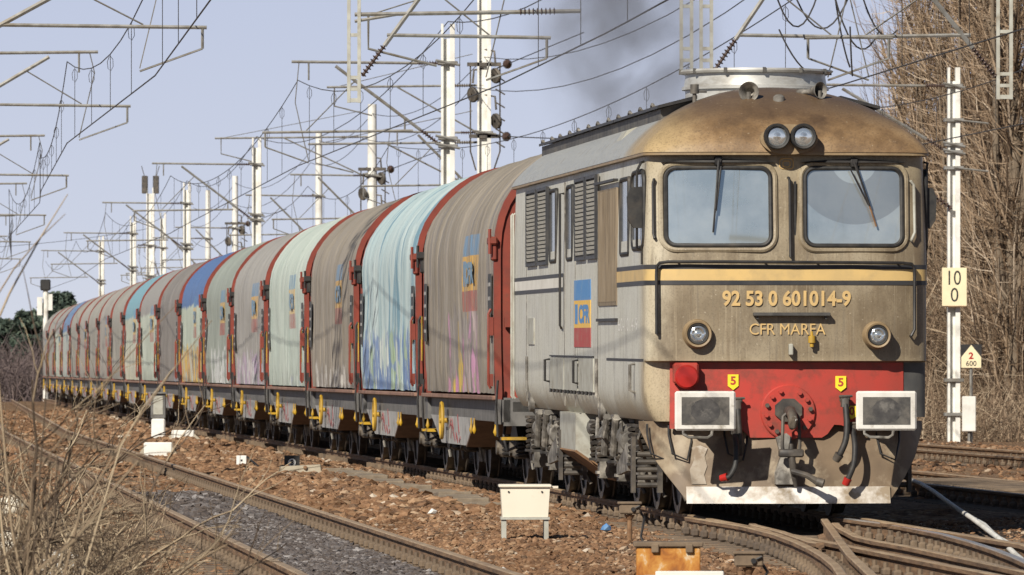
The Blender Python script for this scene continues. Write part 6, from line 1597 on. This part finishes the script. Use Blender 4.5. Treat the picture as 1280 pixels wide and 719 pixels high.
# ribbed crossing panel
t = tag(empty('crossing_panel', (XR(86), 86, -.02), math.atan(.0945)), 'ribbed brown crossing panel laid between the rails at the right edge', 'crossing panel')
b = MB(); b.box((0, 0, -.03), (1.28, 9, .05)); b.build('panel', M['sleeper'], t, 0)
b = MB()
for k in range(36): b.box((0, -4.4 + k * .25, .004), (1.26, .13, .03), ch=.01)
b.build('ribs', M['sleeper'], t, 0)
def ico2():
    import bmesh
    bm = bmesh.new(); bmesh.ops.create_icosphere(bm, subdivisions=3, radius=1); v = [tuple(x.co) for x in bm.verts]; f = [[q.index for q in c.verts] for c in bm.faces]; bm.free()
    return [tuple(c * (1 + .22 * mnoise.noise((p[0] * 1.3, p[1] * 1.3, p[2] * 1.3 + 3))) for c in p) for p in v], f
# whitewashed stones under the shrub
for k, (px, py, d, s, lab, mt) in enumerate(((78, 708, 50, .135, 'big whitewashed stone under the shrub at the bottom left', 'mast_white'), (12, 680, 53, .11, 'cream-washed stone at the left edge, above the bright one', 'cabinet'), (14, 632, 66, .11, 'small cream-washed stone at the left edge, highest of the three', 'cabinet'))):
    p = at(px, py, d); rs = random.Random(k + 3); v, f = ico2(); b = MB(); z = gz(p.x, d)
    b.add([(x * s * 1.25 * (1 + rs.uniform(-.07, .07)), y * s * (1 + rs.uniform(-.07, .07)), max(-.5, zz) * s * 1.1 * (1 + rs.uniform(-.07, .07))) for x, y, zz in v], [tuple(q) for q in f])
    o = b.build('white_stone', M[mt], None, 60); o.location = (p.x, d, p.z - .02); tag(o, lab, 'stone', 'whitewashed stones')
# far signal post
d = 338; s_ = d / F; X = (57 - 640) * s_
t = tag(empty('signal_post', (X, d, -.5)), 'white signal post with a black head, far left beyond the last wagon', 'signal'); zt = .5 + CAMH + (HZ - 350) * s_
b = MB(); b.cyl((0, 0, 0), (0, 0, zt - .2), .13, n=10); b.build('post', M['mast_white'], t, 30)
b = MB(); b.box((0, -.1, zt - .25), (.5, .3, .55), ch=.05); b.build('head', M['black'], t, 0)
b = MB(); b.box((-.28, -.15, zt - 1.3), (.25, .2, .9)); b.box((.25, -.15, zt - 1.1), (.2, .2, .8)); b.build('relay_case', M['mast_white'], t, 0)
# exhaust smoke over the roof
def smoke():
    v, f = ico2_plain(); b = MB(); b.add(v, f)
    o = b.build('exhaust_smoke', M['black'], None, 60)
    o.location = (1.3, 79, 5.35); o.rotation_euler = (R(-28), R(-14), 0); o.scale = (1.35, 1.7, 2.0)
    m = bpy.data.materials.new('diesel exhaust'); m.use_nodes = True; nt = m.node_tree; g = NG(nt); nt.nodes.remove(nt.nodes['Principled BSDF'])
    v = g.node('ShaderNodeVolumePrincipled'); v.inputs['Color'].default_value = (.36, .36, .39, 1)
    p = g.co(); n = g.noise(g.mapv(g.pos(), (1, .7, .9)), 1.5, 5, .6, .5)
    ln = g.node('ShaderNodeVectorMath', operation='LENGTH'); nt.links.new(p, ln.inputs[0])
    fall = g.step(ln.outputs['Value'], 1.0, .25)
    nt.links.new(g.math('MULTIPLY', g.math('MULTIPLY', fall, g.step(n, .34, .66)), 1.0), v.inputs['Density'])
    nt.links.new(v.outputs[0], nt.nodes['Material Output'].inputs['Volume'])
    o.data.materials.clear(); o.data.materials.append(m); tag(o, kind='stuff')
def ico2_plain():
    import bmesh
    bm = bmesh.new(); bmesh.ops.create_icosphere(bm, subdivisions=4, radius=1); v = [tuple(x.co) for x in bm.verts]; f = [[q.index for q in c.verts] for c in bm.faces]; bm.free()
    return v, f
smoke()
# ------------------------------------------------------------------ camera, light, sky
cam = bpy.data.cameras.new('camera'); co = bpy.data.objects.new('camera', cam); COL.objects.link(co)
co.location = (0, 0, CAMH); co.rotation_euler = (R(90), 0, 0)
cam.sensor_width = 36; cam.lens = F / 1280 * 36; cam.shift_y = (HZ - 359.5) / 1280
cam.clip_end = 9000; cam.clip_start = 1
cam.dof.use_dof = True; cam.dof.focus_distance = 72; cam.dof.aperture_fstop = 13
sc.camera = co
SUN_EL, SUN_AZ = R(34), R(207.5)            # azimuth clockwise from +Y
sun = bpy.data.lights.new('sun', 'SUN'); sun.energy = 5.0; sun.angle = R(.5); sun.color = (1.0, .93, .82)
so = bpy.data.objects.new('sun', sun); COL.objects.link(so)
S = Vector((math.sin(SUN_AZ) * math.cos(SUN_EL), math.cos(SUN_AZ) * math.cos(SUN_EL), math.sin(SUN_EL)))
so.rotation_euler = S.to_track_quat('Z', 'Y').to_euler(); so.location = S * 60
w = bpy.data.worlds.new('World'); sc.world = w; w.use_nodes = True
nt = w.node_tree; bg = nt.nodes['Background']
sky = nt.nodes.new('ShaderNodeTexSky'); sky.sky_type = 'NISHITA'; sky.sun_disc = False
sky.sun_elevation = SUN_EL; sky.sun_rotation = SUN_AZ
sky.air_density = 1.0; sky.dust_density = 0.2; sky.ozone_density = 4.0; sky.altitude = 1500
g = NG(nt)
el = g.sep(g.co('Generated'))[2]
low = g.ramp(g.math('MULTIPLY', el, 14.0), [(0, (5.8, 6.05, 6.8)), (.3, (5.15, 5.55, 6.65)), (.8, (4.5, 5.0, 6.4))])
up = g.mix(1.0, sky.outputs[0], (.50, .44, .40), 'MULTIPLY')
mixed = g.mix(g.step(el, .06, .20), low, up)
nt.links.new(mixed, bg.inputs[0]); bg.inputs[1].default_value = .10
sc.view_settings.view_transform = 'Standard'; sc.view_settings.look = 'None'; sc.view_settings.exposure = 0.22; sc.view_settings.gamma = 1
sc.render.engine = 'CYCLES'
sc.cycles.use_denoising = True
sc.cycles.max_bounces = 6; sc.cycles.transparent_max_bounces = 8; sc.cycles.volume_bounces = 0
sc.cycles.sample_clamp_indirect = 4
